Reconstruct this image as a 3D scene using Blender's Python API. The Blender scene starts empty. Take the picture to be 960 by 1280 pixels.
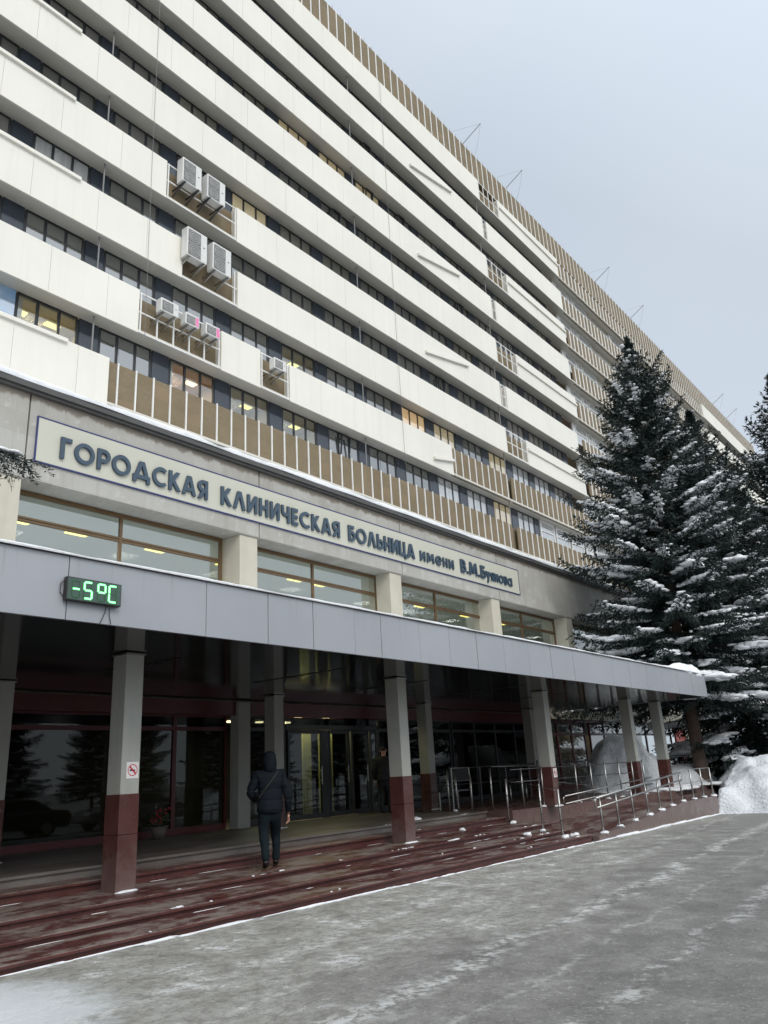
import bpy, bmesh, math, random
import numpy as np
from mathutils import Vector, Matrix
R = math.radians
random.seed(7); rng = np.random.default_rng(11)
scene = bpy.context.scene
col = scene.collection

# ------------------------------------------------------------------ camera
F_PX, YAW, PITCH, ROLL = 981.3, 0.917303, 0.320329, -0.0570241
fw = Vector((math.sin(YAW)*math.cos(PITCH), math.cos(YAW)*math.cos(PITCH), math.sin(PITCH)))
rt0 = Vector((math.cos(YAW), -math.sin(YAW), 0)); up0 = rt0.cross(fw)
rt = rt0*math.cos(ROLL) + up0*math.sin(ROLL); up = -rt0*math.sin(ROLL) + up0*math.cos(ROLL)
cam_d = bpy.data.cameras.new('camera'); cam = bpy.data.objects.new('camera', cam_d); col.objects.link(cam)
M = Matrix((rt, up, -fw)).transposed().to_4x4(); M.translation = Vector((0, 0, 1.6)); cam.matrix_world = M
cam_d.sensor_fit = 'VERTICAL'; cam_d.sensor_height = 36.0; cam_d.lens = F_PX/1280*36.0
cam_d.clip_start = 0.1; cam_d.clip_end = 3000
scene.camera = cam

# ------------------------------------------------------------------ sky, sun, exposure
SUN_EL, SUN_AZ = R(42), R(205)          # azimuth: compass angle of the hidden sun, measured from +Y to +X
sun_dir = Vector((math.sin(SUN_AZ)*math.cos(SUN_EL), math.cos(SUN_AZ)*math.cos(SUN_EL), math.sin(SUN_EL)))
w = bpy.data.worlds.new("World"); scene.world = w; w.use_nodes = True
nt = w.node_tree; nt.nodes.clear()
def N(t, **k):
    n = nt.nodes.new(t)
    for a, b in k.items(): setattr(n, a, b)
    return n
out = N('ShaderNodeOutputWorld'); bg = N('ShaderNodeBackground'); bg.inputs[1].default_value = 0.1
sky = N('ShaderNodeTexSky', sky_type='NISHITA'); sky.sun_disc = False
sky.sun_elevation = SUN_EL; sky.sun_rotation = SUN_AZ; sky.air_density = 1.0; sky.dust_density = 2.0
tc = N('ShaderNodeTexCoord')
noi = N('ShaderNodeTexNoise'); noi.inputs['Scale'].default_value = 2.2; noi.inputs['Detail'].default_value = 5; noi.inputs['Roughness'].default_value = .45
cr = N('ShaderNodeValToRGB'); cr.color_ramp.elements[0].position = .3; cr.color_ramp.elements[1].position = .72
cr.color_ramp.elements[0].color = (5.5, 6.25, 7.2, 1); cr.color_ramp.elements[1].color = (6.1, 6.75, 7.6, 1)
mx = N('ShaderNodeMix', data_type='RGBA'); mx.inputs[0].default_value = .88
# brighter cloud towards the hidden sun
dot = N('ShaderNodeVectorMath', operation='DOT_PRODUCT'); dot.inputs[1].default_value = sun_dir
mr = N('ShaderNodeMapRange'); mr.inputs[1].default_value = 0.0; mr.inputs[2].default_value = 1; mr.inputs[3].default_value = .97; mr.inputs[4].default_value = 2.15
mul = N('ShaderNodeVectorMath', operation='SCALE')
wrm = N('ShaderNodeMix', data_type='RGBA', blend_type='MULTIPLY'); wrm.inputs[7].default_value = (1.045, 1.0, .93, 1)
mr2 = N('ShaderNodeMapRange'); mr2.inputs[1].default_value = -.2; mr2.inputs[2].default_value = .8
L = nt.links.new
L(tc.outputs['Generated'], noi.inputs['Vector']); L(noi.outputs[0], cr.inputs[0]); L(sky.outputs[0], mx.inputs[6]); L(cr.outputs[0], mx.inputs[7])
L(tc.outputs['Generated'], dot.inputs[0]); L(dot.outputs['Value'], mr.inputs[0]); L(dot.outputs['Value'], mr2.inputs[0]); L(mr2.outputs[0], wrm.inputs[0]); L(mx.outputs[2], wrm.inputs[6]); L(wrm.outputs[2], mul.inputs[0]); L(mr.outputs[0], mul.inputs['Scale'])
L(mul.outputs[0], bg.inputs[0]); L(bg.outputs[0], out.inputs[0])
sd = bpy.data.lights.new('sun', 'SUN'); sd.energy = 1.15; sd.angle = R(25); sd.color = (1, .96, .9)
so = bpy.data.objects.new('sun', sd); col.objects.link(so); so.rotation_euler = sun_dir.to_track_quat('Z', 'Y').to_euler(); so.location = (0, -20, 60)
scene.view_settings.view_transform = 'Standard'; scene.view_settings.look = 'None'
scene.view_settings.gamma = 1; scene.view_settings.use_curve_mapping = False; scene.view_settings.exposure = 0.22
scene.cycles.max_bounces = 8; scene.cycles.transparent_max_bounces = 12

# ------------------------------------------------------------------ materials
class NT:
    def __init__(s, name):
        s.m = bpy.data.materials.new(name); s.m.use_nodes = True; s.t = s.m.node_tree; s.p = s.t.nodes['Principled BSDF']; s.out = s.t.nodes['Material Output']
    def n(s, t, ins=None, **k):
        x = s.t.nodes.new(t)
        for a, b in k.items(): setattr(x, a, b)
        for a, b in (ins or {}).items():
            if hasattr(b, 'is_output'): s.t.links.new(b, x.inputs[a])
            else: x.inputs[a].default_value = b
        return x
    def l(s, a, b): s.t.links.new(a, b)
    def coord(s, scale=(1, 1, 1), kind='Object'):
        c = s.n('ShaderNodeTexCoord'); mp = s.n('ShaderNodeMapping'); mp.inputs['Scale'].default_value = scale
        s.l(c.outputs[kind], mp.inputs[0]); return mp.outputs[0]
    def noise(s, v, scale, detail=4, rough=.55, dist=0):
        x = s.n('ShaderNodeTexNoise', {'Vector': v, 'Scale': scale, 'Detail': detail, 'Roughness': rough, 'Distortion': dist}); return x.outputs[0]
    def ramp(s, fac, stops):
        x = s.n('ShaderNodeValToRGB'); e = x.color_ramp.elements
        while len(e) < len(stops): e.new(.5)
        for i, (p, c) in enumerate(stops):
            e[i].position = p; e[i].color = (*c, 1) if not isinstance(c, (int, float)) else (c, c, c, 1)
        s.l(fac, x.inputs[0]); return x.outputs[0]
    def mix(s, f, a, b, mode='MIX'):
        x = s.n('ShaderNodeMix', data_type='RGBA', blend_type=mode)
        for i, v in ((0, f), (6, a), (7, b)):
            if hasattr(v, 'is_output'): s.l(v, x.inputs[i])
            else: x.inputs[i].default_value = v if i == 0 else (*v, 1)
        return x.outputs[2]
    def bump(s, h, strength=.2, dist=.02):
        b = s.n('ShaderNodeBump', {'Height': h, 'Strength': strength, 'Distance': dist}); s.l(b.outputs[0], s.p.inputs['Normal'])
    def base(s, c, rough=.6, metal=0, spec=.5):
        if hasattr(c, 'is_output'): s.l(c, s.p.inputs['Base Color'])
        else: s.p.inputs['Base Color'].default_value = (*c, 1)
        if hasattr(rough, 'is_output'): s.l(rough, s.p.inputs['Roughness'])
        else: s.p.inputs['Roughness'].default_value = rough
        s.p.inputs['Metallic'].default_value = metal; s.p.inputs['Specular IOR Level'].default_value = spec
        return s.m
def S(c, k): return tuple(min(1, x*k) for x in c)
def mottled(name, c, var=.12, scale=1.5, rough=.6, streak=True, metal=0, spec=.5, bump=0, bscale=40, dirt=None):
    a = NT(name); v = a.coord()
    n1 = a.noise(v, scale, 5)
    cc = a.ramp(n1, [(.25, S(c, 1-var)), (.75, S(c, 1+var*.6))])
    if streak:
        n2 = a.noise(a.coord((3.0, 3.0, .12)), 1.6, 4)
        cc = a.mix(a.ramp(n2, [(.52, 0.0), (.8, .45)]), cc, dirt or S(c, .72))
    if bump: a.bump(a.noise(v, bscale, 3), bump, .01)
    return a.base(cc, rough, metal, spec)
MAT = {}
MAT['white_panel'] = mottled('white_panel', (.735, .715, .645), .06, .35, .5, True, dirt=(.64, .62, .555))
MAT['soffit'] = mottled('soffit_panel', (.60, .58, .52), .05, .5, .55, False)
MAT['batten'] = mottled('white_batten', (.72, .72, .70), .08, 2, .45, False)
MAT['frame_dark'] = mottled('dark_frame', (.022, .026, .030), .1, 3, .4, False)
MAT['frame_white'] = mottled('white_frame', (.75, .75, .74), .05, 2, .35, False)
MAT['frame_brown'] = mottled('bronze_frame', (.14, .085, .04), .15, 3, .35, False, metal=.3)
MAT['spandrel'] = mottled('spandrel_slate', (.035, .045, .062), .1, 1.2, .12, False, spec=.6)
MAT['steel'] = mottled('brushed_steel', (.40, .40, .39), .1, 12, .38, False, metal=1)
MAT['dark_steel'] = mottled('dark_steel', (.10, .10, .11), .1, 12, .35, False, metal=.8)
MAT['black_cable'] = mottled('black_cable', (.02, .02, .02), .1, 5, .5, False)
MAT['grey_cable'] = mottled('grey_cable', (.2, .2, .2), .1, 5, .5, False)
MAT['roof_edge'] = mottled('dark_gutter', (.07, .068, .065), .25, 2, .5, True)
MAT['navy'] = mottled('navy_line', (.02, .03, .13), .05, 3, .4, False)
MAT['letter'] = mottled('letter_slate', (.036, .062, .092), .12, 4, .38, False)
MAT['sign_board'] = mottled('sign_board', (.48, .475, .40), .05, .6, .5, True, dirt=(.47, .46, .40))
MAT['beige_stone'] = mottled('beige_stone', (.48, .45, .37), .1, 2.5, .65, True, bump=.15)
MAT['cream_wall'] = mottled('cream_wall', (.52, .48, .38), .08, 1.5, .7, True)
MAT['column_plaster'] = mottled('column_plaster', (.36, .37, .34), .10, 2, .6, True, bump=.35, bscale=30)
MAT['burgundy_frame'] = mottled('burgundy_frame', (.09, .012, .016), .15, 3, .35, False)
MAT['red_panel'] = mottled('red_panel', (.5, .05, .025), .1, 2, .4, False)
MAT['white_plastic'] = mottled('white_plastic', (.62, .62, .60), .06, 4, .4, True)
MAT['grille'] = mottled('grey_grille', (.17, .17, .165), .2, 40, .5, False)
MAT['pink'] = mottled('pink_label', (.75, .20, .42), .05, 4, .4, False)
MAT['sign_white'] = mottled('sign_white', (.78, .76, .76), .04, 4, .35, False)
MAT['sign_red'] = mottled('sign_red', (.55, .02, .035), .05, 4, .35, False)
MAT['sign_black'] = mottled('sign_black', (.015, .015, .015), .05, 4, .4, False)
MAT['bark'] = mottled('spruce_bark', (.075, .052, .040), .35, 6, .9, False, bump=.6, bscale=18)
MAT['jacket'] = mottled('dark_navy_jacket', (.005, .008, .013), .2, 6, .8, False, spec=.2, bump=.25, bscale=9)
MAT['trousers'] = mottled('dark_teal_trousers', (.005, .011, .015), .2, 6, .85, False, spec=.2, bump=.25, bscale=7)
MAT['black_coat'] = mottled('black_coat', (.008, .009, .011), .2, 6, .7, False)
MAT['boot'] = mottled('black_boot', (.01, .01, .011), .2, 6, .35, False)
MAT['skin'] = mottled('skin', (.52, .28, .21), .1, 15, .5, False)
MAT['hair'] = mottled('dark_hair', (.02, .014, .01), .2, 30, .6, False)
MAT['tyre'] = mottled('rubber', (.018, .018, .018), .1, 8, .8, False)
MAT['alloy'] = mottled('alloy', (.5, .5, .5), .1, 8, .3, False, metal=1)
MAT['car_dark'] = mottled('car_paint_dark', (.012, .014, .017), .05, 2, .15, False, spec=.7)
MAT['car_grey'] = mottled('car_paint_grey', (.20, .20, .20), .05, 2, .2, False, spec=.7)
MAT['car_glass'] = mottled('car_glass', (.015, .018, .02), .05, 2, .05, False, spec=.8)
MAT['lamp_lens'] = mottled('lamp_lens', (.6, .6, .6), .05, 2, .1, False)
MAT['tail'] = mottled('tail_lens', (.4, .01, .01), .05, 2, .15, False)
MAT['flower'] = mottled('red_flower', (.3, .02, .04), .3, 9, .6, False)
MAT['leaf'] = mottled('pot_leaf', (.03, .07, .02), .3, 9, .6, False)
MAT['pot'] = mottled('pot', (.12, .1, .09), .2, 4, .6, False)
MAT['hedge'] = mottled('fence_metal', (.08, .08, .085), .2, 4, .5, False)

def brown():
    a = NT('brown_cladding'); v = a.coord()
    n1 = a.noise(v, .8, 4); n2 = a.noise(v, 9, 4)
    c = a.ramp(n1, [(.3, (.165, .132, .080)), (.7, (.225, .182, .117))])
    c = a.mix(a.ramp(n2, [(.35, .3), (.65, 0.0)]), c, (.13, .10, .055))
    sep = a.n('ShaderNodeSeparateXYZ', {0: v})
    wn = a.n('ShaderNodeTexWhiteNoise', noise_dimensions='2D')
    fx = a.n('ShaderNodeMath', {0: sep.outputs[0], 1: 1/.73}, operation='MULTIPLY'); flx = a.n('ShaderNodeMath', {0: fx.outputs[0]}, operation='FLOOR')
    fz = a.n('ShaderNodeMath', {0: sep.outputs[2], 1: 1/.55}, operation='MULTIPLY'); flz = a.n('ShaderNodeMath', {0: fz.outputs[0]}, operation='FLOOR')
    cb = a.n('ShaderNodeCombineXYZ', {0: flx.outputs[0], 1: flz.outputs[0]}); a.l(cb.outputs[0], wn.inputs['Vector'])
    c = a.mix(a.ramp(wn.outputs['Value'], [(0, 0.0), (.85, .16), (1, .5)]), c, (.27, .19, .12))
    fr = a.n('ShaderNodeMath', {0: fz.outputs[0]}, operation='FRACT')
    c = a.mix(a.ramp(fr.outputs[0], [(0, .55), (.03, 0.0)]), c, (.075, .058, .035))
    return a.base(c, .75, 0, .3)
MAT['brown'] = brown()

def concrete():
    a = NT('podium_concrete'); v = a.coord()
    br = a.n('ShaderNodeTexBrick', {'Vector': a.coord((1, 1, 1)), 'Scale': 1.0})
    sep = a.n('ShaderNodeSeparateXYZ', {0: v}); cb = a.n('ShaderNodeCombineXYZ', {0: sep.outputs[0], 1: sep.outputs[2]})
    br = a.n('ShaderNodeTexBrick', {'Vector': cb.outputs[0], 'Scale': 1.0, 'Mortar Size': .004, 'Brick Width': .9, 'Row Height': .45, 'Color1': (.35, .34, .31, 1), 'Color2': (.41, .405, .375, 1), 'Mortar': (.30, .29, .27, 1), 'Bias': -.2})
    c = br.outputs[0]
    c = a.mix(a.ramp(a.noise(v, 1.1, 6, .6), [(.42, 0.0), (.7, .6)]), c, (.30, .285, .255))
    c = a.mix(a.ramp(a.noise(v, 3.5, 5, .6), [(.6, 0.0), (.66, .5)]), c, (.46, .455, .43))
    c = a.mix(a.ramp(a.noise(a.coord((4, 4, .15)), 1.5, 4), [(.55, 0.0), (.8, .5)]), c, (.24, .22, .19))
    # torn dark damp band below the gutter
    edge = a.n('ShaderNodeMath', {0: a.noise(a.coord((1, 1, 0)), 2.5, 6, .7), 1: .5}, operation='MULTIPLY')
    zz = a.n('ShaderNodeMath', {0: sep.outputs[2], 1: edge.outputs[0]}, operation='ADD')
    c = a.mix(a.ramp(a.n('ShaderNodeMapRange', {0: zz.outputs[0], 1: 9.55, 2: 9.62}).outputs[0], [(0, 0.0), (1, .9)]), c, (.17, .145, .115))
    a.bump(a.noise(v, 14, 4), .2, .01)
    return a.base(c, .8)
MAT['concrete'] = concrete()

def canopy_metal():
    a = NT('canopy_metal'); v = a.coord()
    c = a.ramp(a.noise(v, .5, 3), [(.3, (.32, .335, .365)), (.7, (.365, .38, .41))])
    st = a.noise(a.coord((5, 5, .1)), 2.2, 4)
    sep = a.n('ShaderNodeSeparateXYZ', {0: v}); hi = a.n('ShaderNodeMapRange', {0: sep.outputs[2], 1: 3.8, 2: 4.22})
    m = a.n('ShaderNodeMath', {0: a.ramp(st, [(.58, 0.0), (.72, .55)]), 1: hi.outputs[0]}, operation='MULTIPLY')
    c = a.mix(m.outputs[0], c, (.16, .15, .14))
    return a.base(c, .42, .15)
MAT['canopy_metal'] = canopy_metal()
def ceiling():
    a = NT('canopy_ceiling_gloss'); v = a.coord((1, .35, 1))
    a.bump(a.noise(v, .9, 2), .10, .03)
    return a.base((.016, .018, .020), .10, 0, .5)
MAT['ceiling'] = ceiling()
def granite():
    a = NT('burgundy_granite'); v = a.coord()
    c = a.ramp(a.noise(v, 2.0, 5), [(.3, (.066, .024, .020)), (.7, (.098, .036, .031))])
    c = a.mix(a.ramp(a.noise(v, 45, 3), [(.45, 0.0), (.7, .3)]), c, (.11, .045, .04))
    c = a.mix(a.ramp(a.noise(v, .9, 5), [(.55, 0.0), (.8, .35)]), c, (.11, .085, .075))
    sz = a.n('ShaderNodeSeparateXYZ', {0: v}); st = a.n('ShaderNodeMath', {0: sz.outputs[2], 1: a.noise(v, 5, 6, .7)}, operation='SUBTRACT')
    c = a.mix(a.ramp(a.n('ShaderNodeMapRange', {0: st.outputs[0], 1: -.35, 2: .35}).outputs[0], [(0, .5), (1, 0.0)]), c, (.20, .17, .155))
    a.bump(a.noise(v, 3, 2), .05, .01)
    return a.base(c, a.ramp(a.noise(v, 2.5, 5), [(.35, .2), (.7, .45)]), 0, .5)
MAT['granite'] = granite()
def step_mat():
    a = NT('wet_step_stone'); v = a.coord()
    c = a.ramp(a.noise(v, 3.0, 5), [(.3, (.062, .021, .018)), (.7, (.100, .034, .029))])
    sx_ = a.n('ShaderNodeSeparateXYZ', {0: v}); fx_ = a.n('ShaderNodeMath', {0: a.n('ShaderNodeMath', {0: sx_.outputs[0], 1: 1/.6}, operation='MULTIPLY').outputs[0]}, operation='FRACT')
    c = a.mix(a.ramp(fx_.outputs[0], [(0, .8), (.012, .8), (.016, 0.0)]), c, (.018, .008, .007))
    geo = a.n('ShaderNodeNewGeometry'); sp = a.n('ShaderNodeSeparateXYZ', {0: geo.outputs['True Normal']})
    upm = a.ramp(sp.outputs[2], [(.4, 0.0), (.8, 1.0)])
    sl = a.n('ShaderNodeMath', {0: a.n('ShaderNodeMath', {0: a.noise(a.coord((.8, 2.2, 1)), 1.2, 6, .6), 1: .6}, operation='MULTIPLY').outputs[0], 1: a.n('ShaderNodeMath', {0: a.noise(v, 7, 9, .75), 1: .4}, operation='MULTIPLY').outputs[0]}, operation='ADD').outputs[0]
    m = a.n('ShaderNodeMath', {0: a.ramp(sl, [(.47, 0.0), (.53, .55), (.61, .85)]), 1: upm}, operation='MULTIPLY')
    c = a.mix(m.outputs[0], c, (.25, .215, .19))
    m2 = a.n('ShaderNodeMath', {0: a.ramp(a.noise(v, 38, 5, .8), [(.60, 0.0), (.64, .9)]), 1: upm}, operation='MULTIPLY')
    m3 = a.n('ShaderNodeMath', {0: a.ramp(a.noise(v, 1.7, 4, .6), [(.5, 0.0), (.62, 1.0)]), 1: m2.outputs[0]}, operation='MULTIPLY')
    c = a.mix(m3.outputs[0], c, (.55, .55, .55))
    a.bump(a.noise(v, 22, 5), .25, .01)
    return a.base(c, a.ramp(sl, [(.4, .25), (.65, .7)]), 0, .5)
MAT['step'] = step_mat()
def floor_mat():
    a = NT('entrance_floor_stone'); v = a.coord()
    c = a.ramp(a.noise(a.coord((.6, 2, 1)), 1.1, 6, .6), [(.35, (.085, .062, .055)), (.68, (.19, .175, .16))])
    a.bump(a.noise(v, 18, 4), .15, .01)
    return a.base(c, .45, 0, .5)
MAT['floor'] = floor_mat()
def snow(name='snow', c=(.84, .86, .89)):
    a = NT(name); v = a.coord()
    cc = a.ramp(a.noise(v, 2.2, 6, .6), [(.3, S(c, .90)), (.7, S(c, 1.06))])
    hgt = a.n('ShaderNodeMath', {0: a.noise(v, 5, 6, .6), 1: a.noise(v, 26, 4, .6)}, operation='ADD')
    a.bump(hgt.outputs[0], .5, .05)
    return a.base(cc, .65, 0, .3)
MAT['snow'] = snow()
def dirty_snow():
    a = NT('bank_snow'); v = a.coord()
    cc = a.ramp(a.noise(v, 1.2, 7, .65), [(.30, (.46, .47, .48)), (.5, (.72, .75, .78)), (.75, (.84, .87, .9))])
    b = a.n('ShaderNodeMath', {0: a.noise(v, 2.5, 8, .62), 1: a.noise(v, 14, 5, .6)}, operation='ADD')
    a.bump(b.outputs[0], .8, .12)
    return a.base(cc, .7, 0, .3)
MAT['bank_snow'] = dirty_snow()
def ground_mat():
    a = NT('icy_asphalt'); v = a.coord()
    M2 = lambda op, x, y: a.n('ShaderNodeMath', {0: x, 1: y}, operation=op).outputs[0]
    sep = a.n('ShaderNodeSeparateXYZ', {0: v}); X, Y = sep.outputs[0], sep.outputs[1]
    grit = a.noise(v, 85, 4, .8); fine = a.noise(v, 9, 10, .75); mid = a.noise(v, 1.9, 10, .68); big = a.noise(v, .33, 5, .6)
    asphalt = a.ramp(grit, [(.30, (.085, .082, .079)), (.52, (.155, .150, .145)), (.70, (.27, .262, .255))])
    asphalt = a.mix(a.ramp(mid, [(.42, 0.0), (.62, .6)]), asphalt, (.235, .226, .214))
    edge = M2('ADD', M2('MULTIPLY', mid, .72), M2('MULTIPLY', fine, .28)); med = a.noise(v, 26, 5, .7)
    ice = a.ramp(edge, [(.30, (.22, .213, .19)), (.45, (.33, .322, .29)), (.52, (.40, .394, .36)), (.565, (.42, .413, .38)), (.585, (.60, .60, .58)), (.64, (.68, .68, .67))])
    ice = a.mix(a.ramp(fine, [(.40, .55), (.52, 0.0)]), ice, (.19, .185, .166))
    ice = a.mix(a.ramp(fine, [(.58, 0.0), (.68, .55)]), ice, (.55, .545, .525))
    spk = lambda c_: a.mix(a.ramp(med, [(.60, 0.0), (.64, .5)]), a.mix(a.ramp(med, [(.36, .55), (.41, 0.0)]), c_, (.10, .097, .09)), (.58, .58, .565))
    ice = spk(ice); asphalt = spk(asphalt)
    # swept asphalt further from the steps, worn ice and packed snow close to them
    g = M2('ADD', M2('ADD', M2('MULTIPLY', X, .10), M2('MULTIPLY', Y, -.62)), M2('MULTIPLY', big, 3.0))
    g = M2('ADD', g, M2('MULTIPLY', mid, .8))
    msk = a.ramp(a.n('ShaderNodeMapRange', {0: g, 1: -2.0, 2: 1.2}).outputs[0], [(0, 1.0), (.40, .85), (.60, .35), (1, .10)])
    c = a.mix(msk, asphalt, ice)
    # dark wet patches
    c = a.mix(a.ramp(a.noise(v, .8, 8, .65), [(.30, .5), (.43, 0.0)]), c, (.13, .128, .117))
    # a few thin wheel tracks with packed snow left beside them
    wob = M2('MULTIPLY', M2('SUBTRACT', a.noise(v, .55, 5, .6), .5), .9)
    for y0, sl, wd, st in ((4.15, .085, .10, .75), (6.0, .155, .07, .5), (2.70, .05, .07, .55), (5.1, .11, .035, .35), (3.4, .07, .03, .3)):
        d = M2('ADD', M2('SUBTRACT', M2('SUBTRACT', Y, M2('MULTIPLY', M2('SUBTRACT', X, 5.0), sl)), y0), wob)
        k_ = a.ramp(a.n('ShaderNodeMapRange', {0: M2('ABSOLUTE', d, 0), 1: wd*.25, 2: wd*2.2}).outputs[0], [(0, st), (1, 0.0)])
        k_ = M2('MULTIPLY', k_, a.ramp(fine, [(.47, .05), (.53, 1.0)])); k_ = M2('MULTIPLY', k_, a.ramp(mid, [(.42, .05), (.50, 1.0)]))
        c = a.mix(k_, c, (.66, .66, .65))
    c = a.mix(a.ramp(a.noise(v, 34, 4, .75), [(.65, 0.0), (.69, .6)]), c, (.50, .50, .49))
    # fresh snow patch on the left of the drive
    d = a.n('ShaderNodeVectorMath', {0: v, 1: (3.0, 6.9, 0)}, operation='DISTANCE')
    dn = M2('ADD', d.outputs['Value'], M2('MULTIPLY', mid, 1.6))
    c = a.mix(a.ramp(a.n('ShaderNodeMapRange', {0: dn, 1: 1.1, 2: 2.3}).outputs[0], [(0, 1.0), (.7, .7), (1, 0.0)]), c, (.76, .79, .81))
    a.bump(M2('ADD', M2('ADD', fine, M2('MULTIPLY', med, .8)), mid), .8, .03)
    return a.base(c, a.ramp(mid, [(.35, .36), (.6, .7)]), 0, .4)
MAT['ground'] = ground_mat()

def emis(name, c, s):
    a = NT(name); a.p.inputs['Emission Color'].default_value = (*c, 1); a.p.inputs['Emission Strength'].default_value = s
    return a.base(S(c, .5), .5)
MAT['led'] = emis('green_led_lit', (.20, 1, .28), 2.7)
MAT['led_off'] = mottled('green_led_unlit', (.03, .12, .05), .1, 9, .35, False)
MAT['display'] = mottled('display_glass', (.045, .085, .065), .15, 5, .12, False)
MAT['lamp_yellow'] = emis('office_lamp', (1, .86, .22), 1.9)
MAT['lamp_warm'] = emis('room_lamp', (1, .80, .42), 2.5)
def clear_glass(name, tint, refl):
    a = NT(name); a.t.nodes.remove(a.p)
    tr = a.n('ShaderNodeBsdfTransparent', {'Color': (*tint, 1)}); gl = a.n('ShaderNodeBsdfGlossy', {'Color': (1, 1, 1, 1), 'Roughness': .015})
    lw = a.n('ShaderNodeLayerWeight', {'Blend': .5}); m = a.n('ShaderNodeMixShader')
    pw = a.n('ShaderNodeMath', {0: lw.outputs['Facing'], 1: 4.0}, operation='POWER'); fr = a.n('ShaderNodeMapRange', {0: pw.outputs[0], 3: refl, 4: 1.0})
    a.l(fr.outputs[0], m.inputs[0]); a.l(tr.outputs[0], m.inputs[1]); a.l(gl.outputs[0], m.inputs[2]); a.l(m.outputs[0], a.out.inputs[0])
    return a.m
MAT['glass'] = clear_glass('window_glass', (.84, .865, .86), .13)
MAT['dark_glass'] = clear_glass('entrance_glass', (.50, .55, .55), .022)
def pane(name, stops, emit=0, coat=1.0, rough=.6):
    # curtain or blind colour behind a reflective outer glass layer; each window has its own curtain
    a = NT(name); o = a.n('ShaderNodeObjectInfo')
    c = a.ramp(o.outputs['Random'], stops)
    st = a.noise(a.coord((3, 3, .25)), 2, 3) if not emit else a.noise(a.coord((1, 1, 1)), 1.3, 3)
    c = a.mix(a.ramp(st, [(.4, 0.0), (.7, .35)]), c, (.05, .055, .05) if not emit else (.75, .62, .40))
    a.base(c, rough)
    a.p.inputs['Coat Weight'].default_value = coat; a.p.inputs['Coat Roughness'].default_value = .03; a.p.inputs['Coat IOR'].default_value = 3.4
    if emit:
        a.l(c, a.p.inputs['Emission Color']); a.p.inputs['Emission Strength'].default_value = emit
    return a.m
MAT['pane'] = pane('curtained_glass', [(0, (.02, .026, .024)), (.3, (.05, .055, .05)), (.5, (.09, .09, .085)), (.7, (.035, .045, .04)), (.85, (.08, .08, .05)), (1, (.13, .12, .095))])
MAT['pane_warm'] = pane('warm_lit_glass', [(0, (.60, .36, .14)), (1, (.62, .42, .2))], .45)
MAT['pane_cream'] = pane('cream_lit_glass', [(0, (.40, .31, .16)), (1, (.44, .36, .2))], .28)
MAT['pane_blue'] = pane('blue_blind_glass', [(0, (.08, .26, .5)), (1, (.08, .26, .5))], .1)
MAT['pane_light'] = pane('white_curtain_glass', [(0, (.42, .44, .45)), (1, (.5, .51, .52))], 0)
MAT['room'] = mottled('room_wall', (.53, .56, .54), .05, 1, .8, False)
MAT['warm_wall'] = mottled('warm_wall', (.62, .55, .38), .1, 1, .8, False); MAT['orange_wall'] = mottled('orange_wall', (.60, .42, .25), .12, 1, .8, False)
MAT['dark_room'] = mottled('dark_hall', (.018, .017, .016), .1, 1, .6, False)
MAT['yellow_panel'] = mottled('yellow_panel', (.62, .57, .26), .05, 1, .6, False)
def needles(name, c1, c2):
    a = NT(name); v = a.coord()
    c = a.ramp(a.noise(v, 1.3, 4), [(.3, c1), (.72, c2)])
    c = a.mix(a.ramp(a.noise(v, 11, 3), [(.4, 0.0), (.75, .6)]), c, S(c2, 1.5))
    return a.base(c, .6, 0, .25)
MAT['needles'] = needles('spruce_needles', (.006, .012, .012), (.016, .027, .024))

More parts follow.
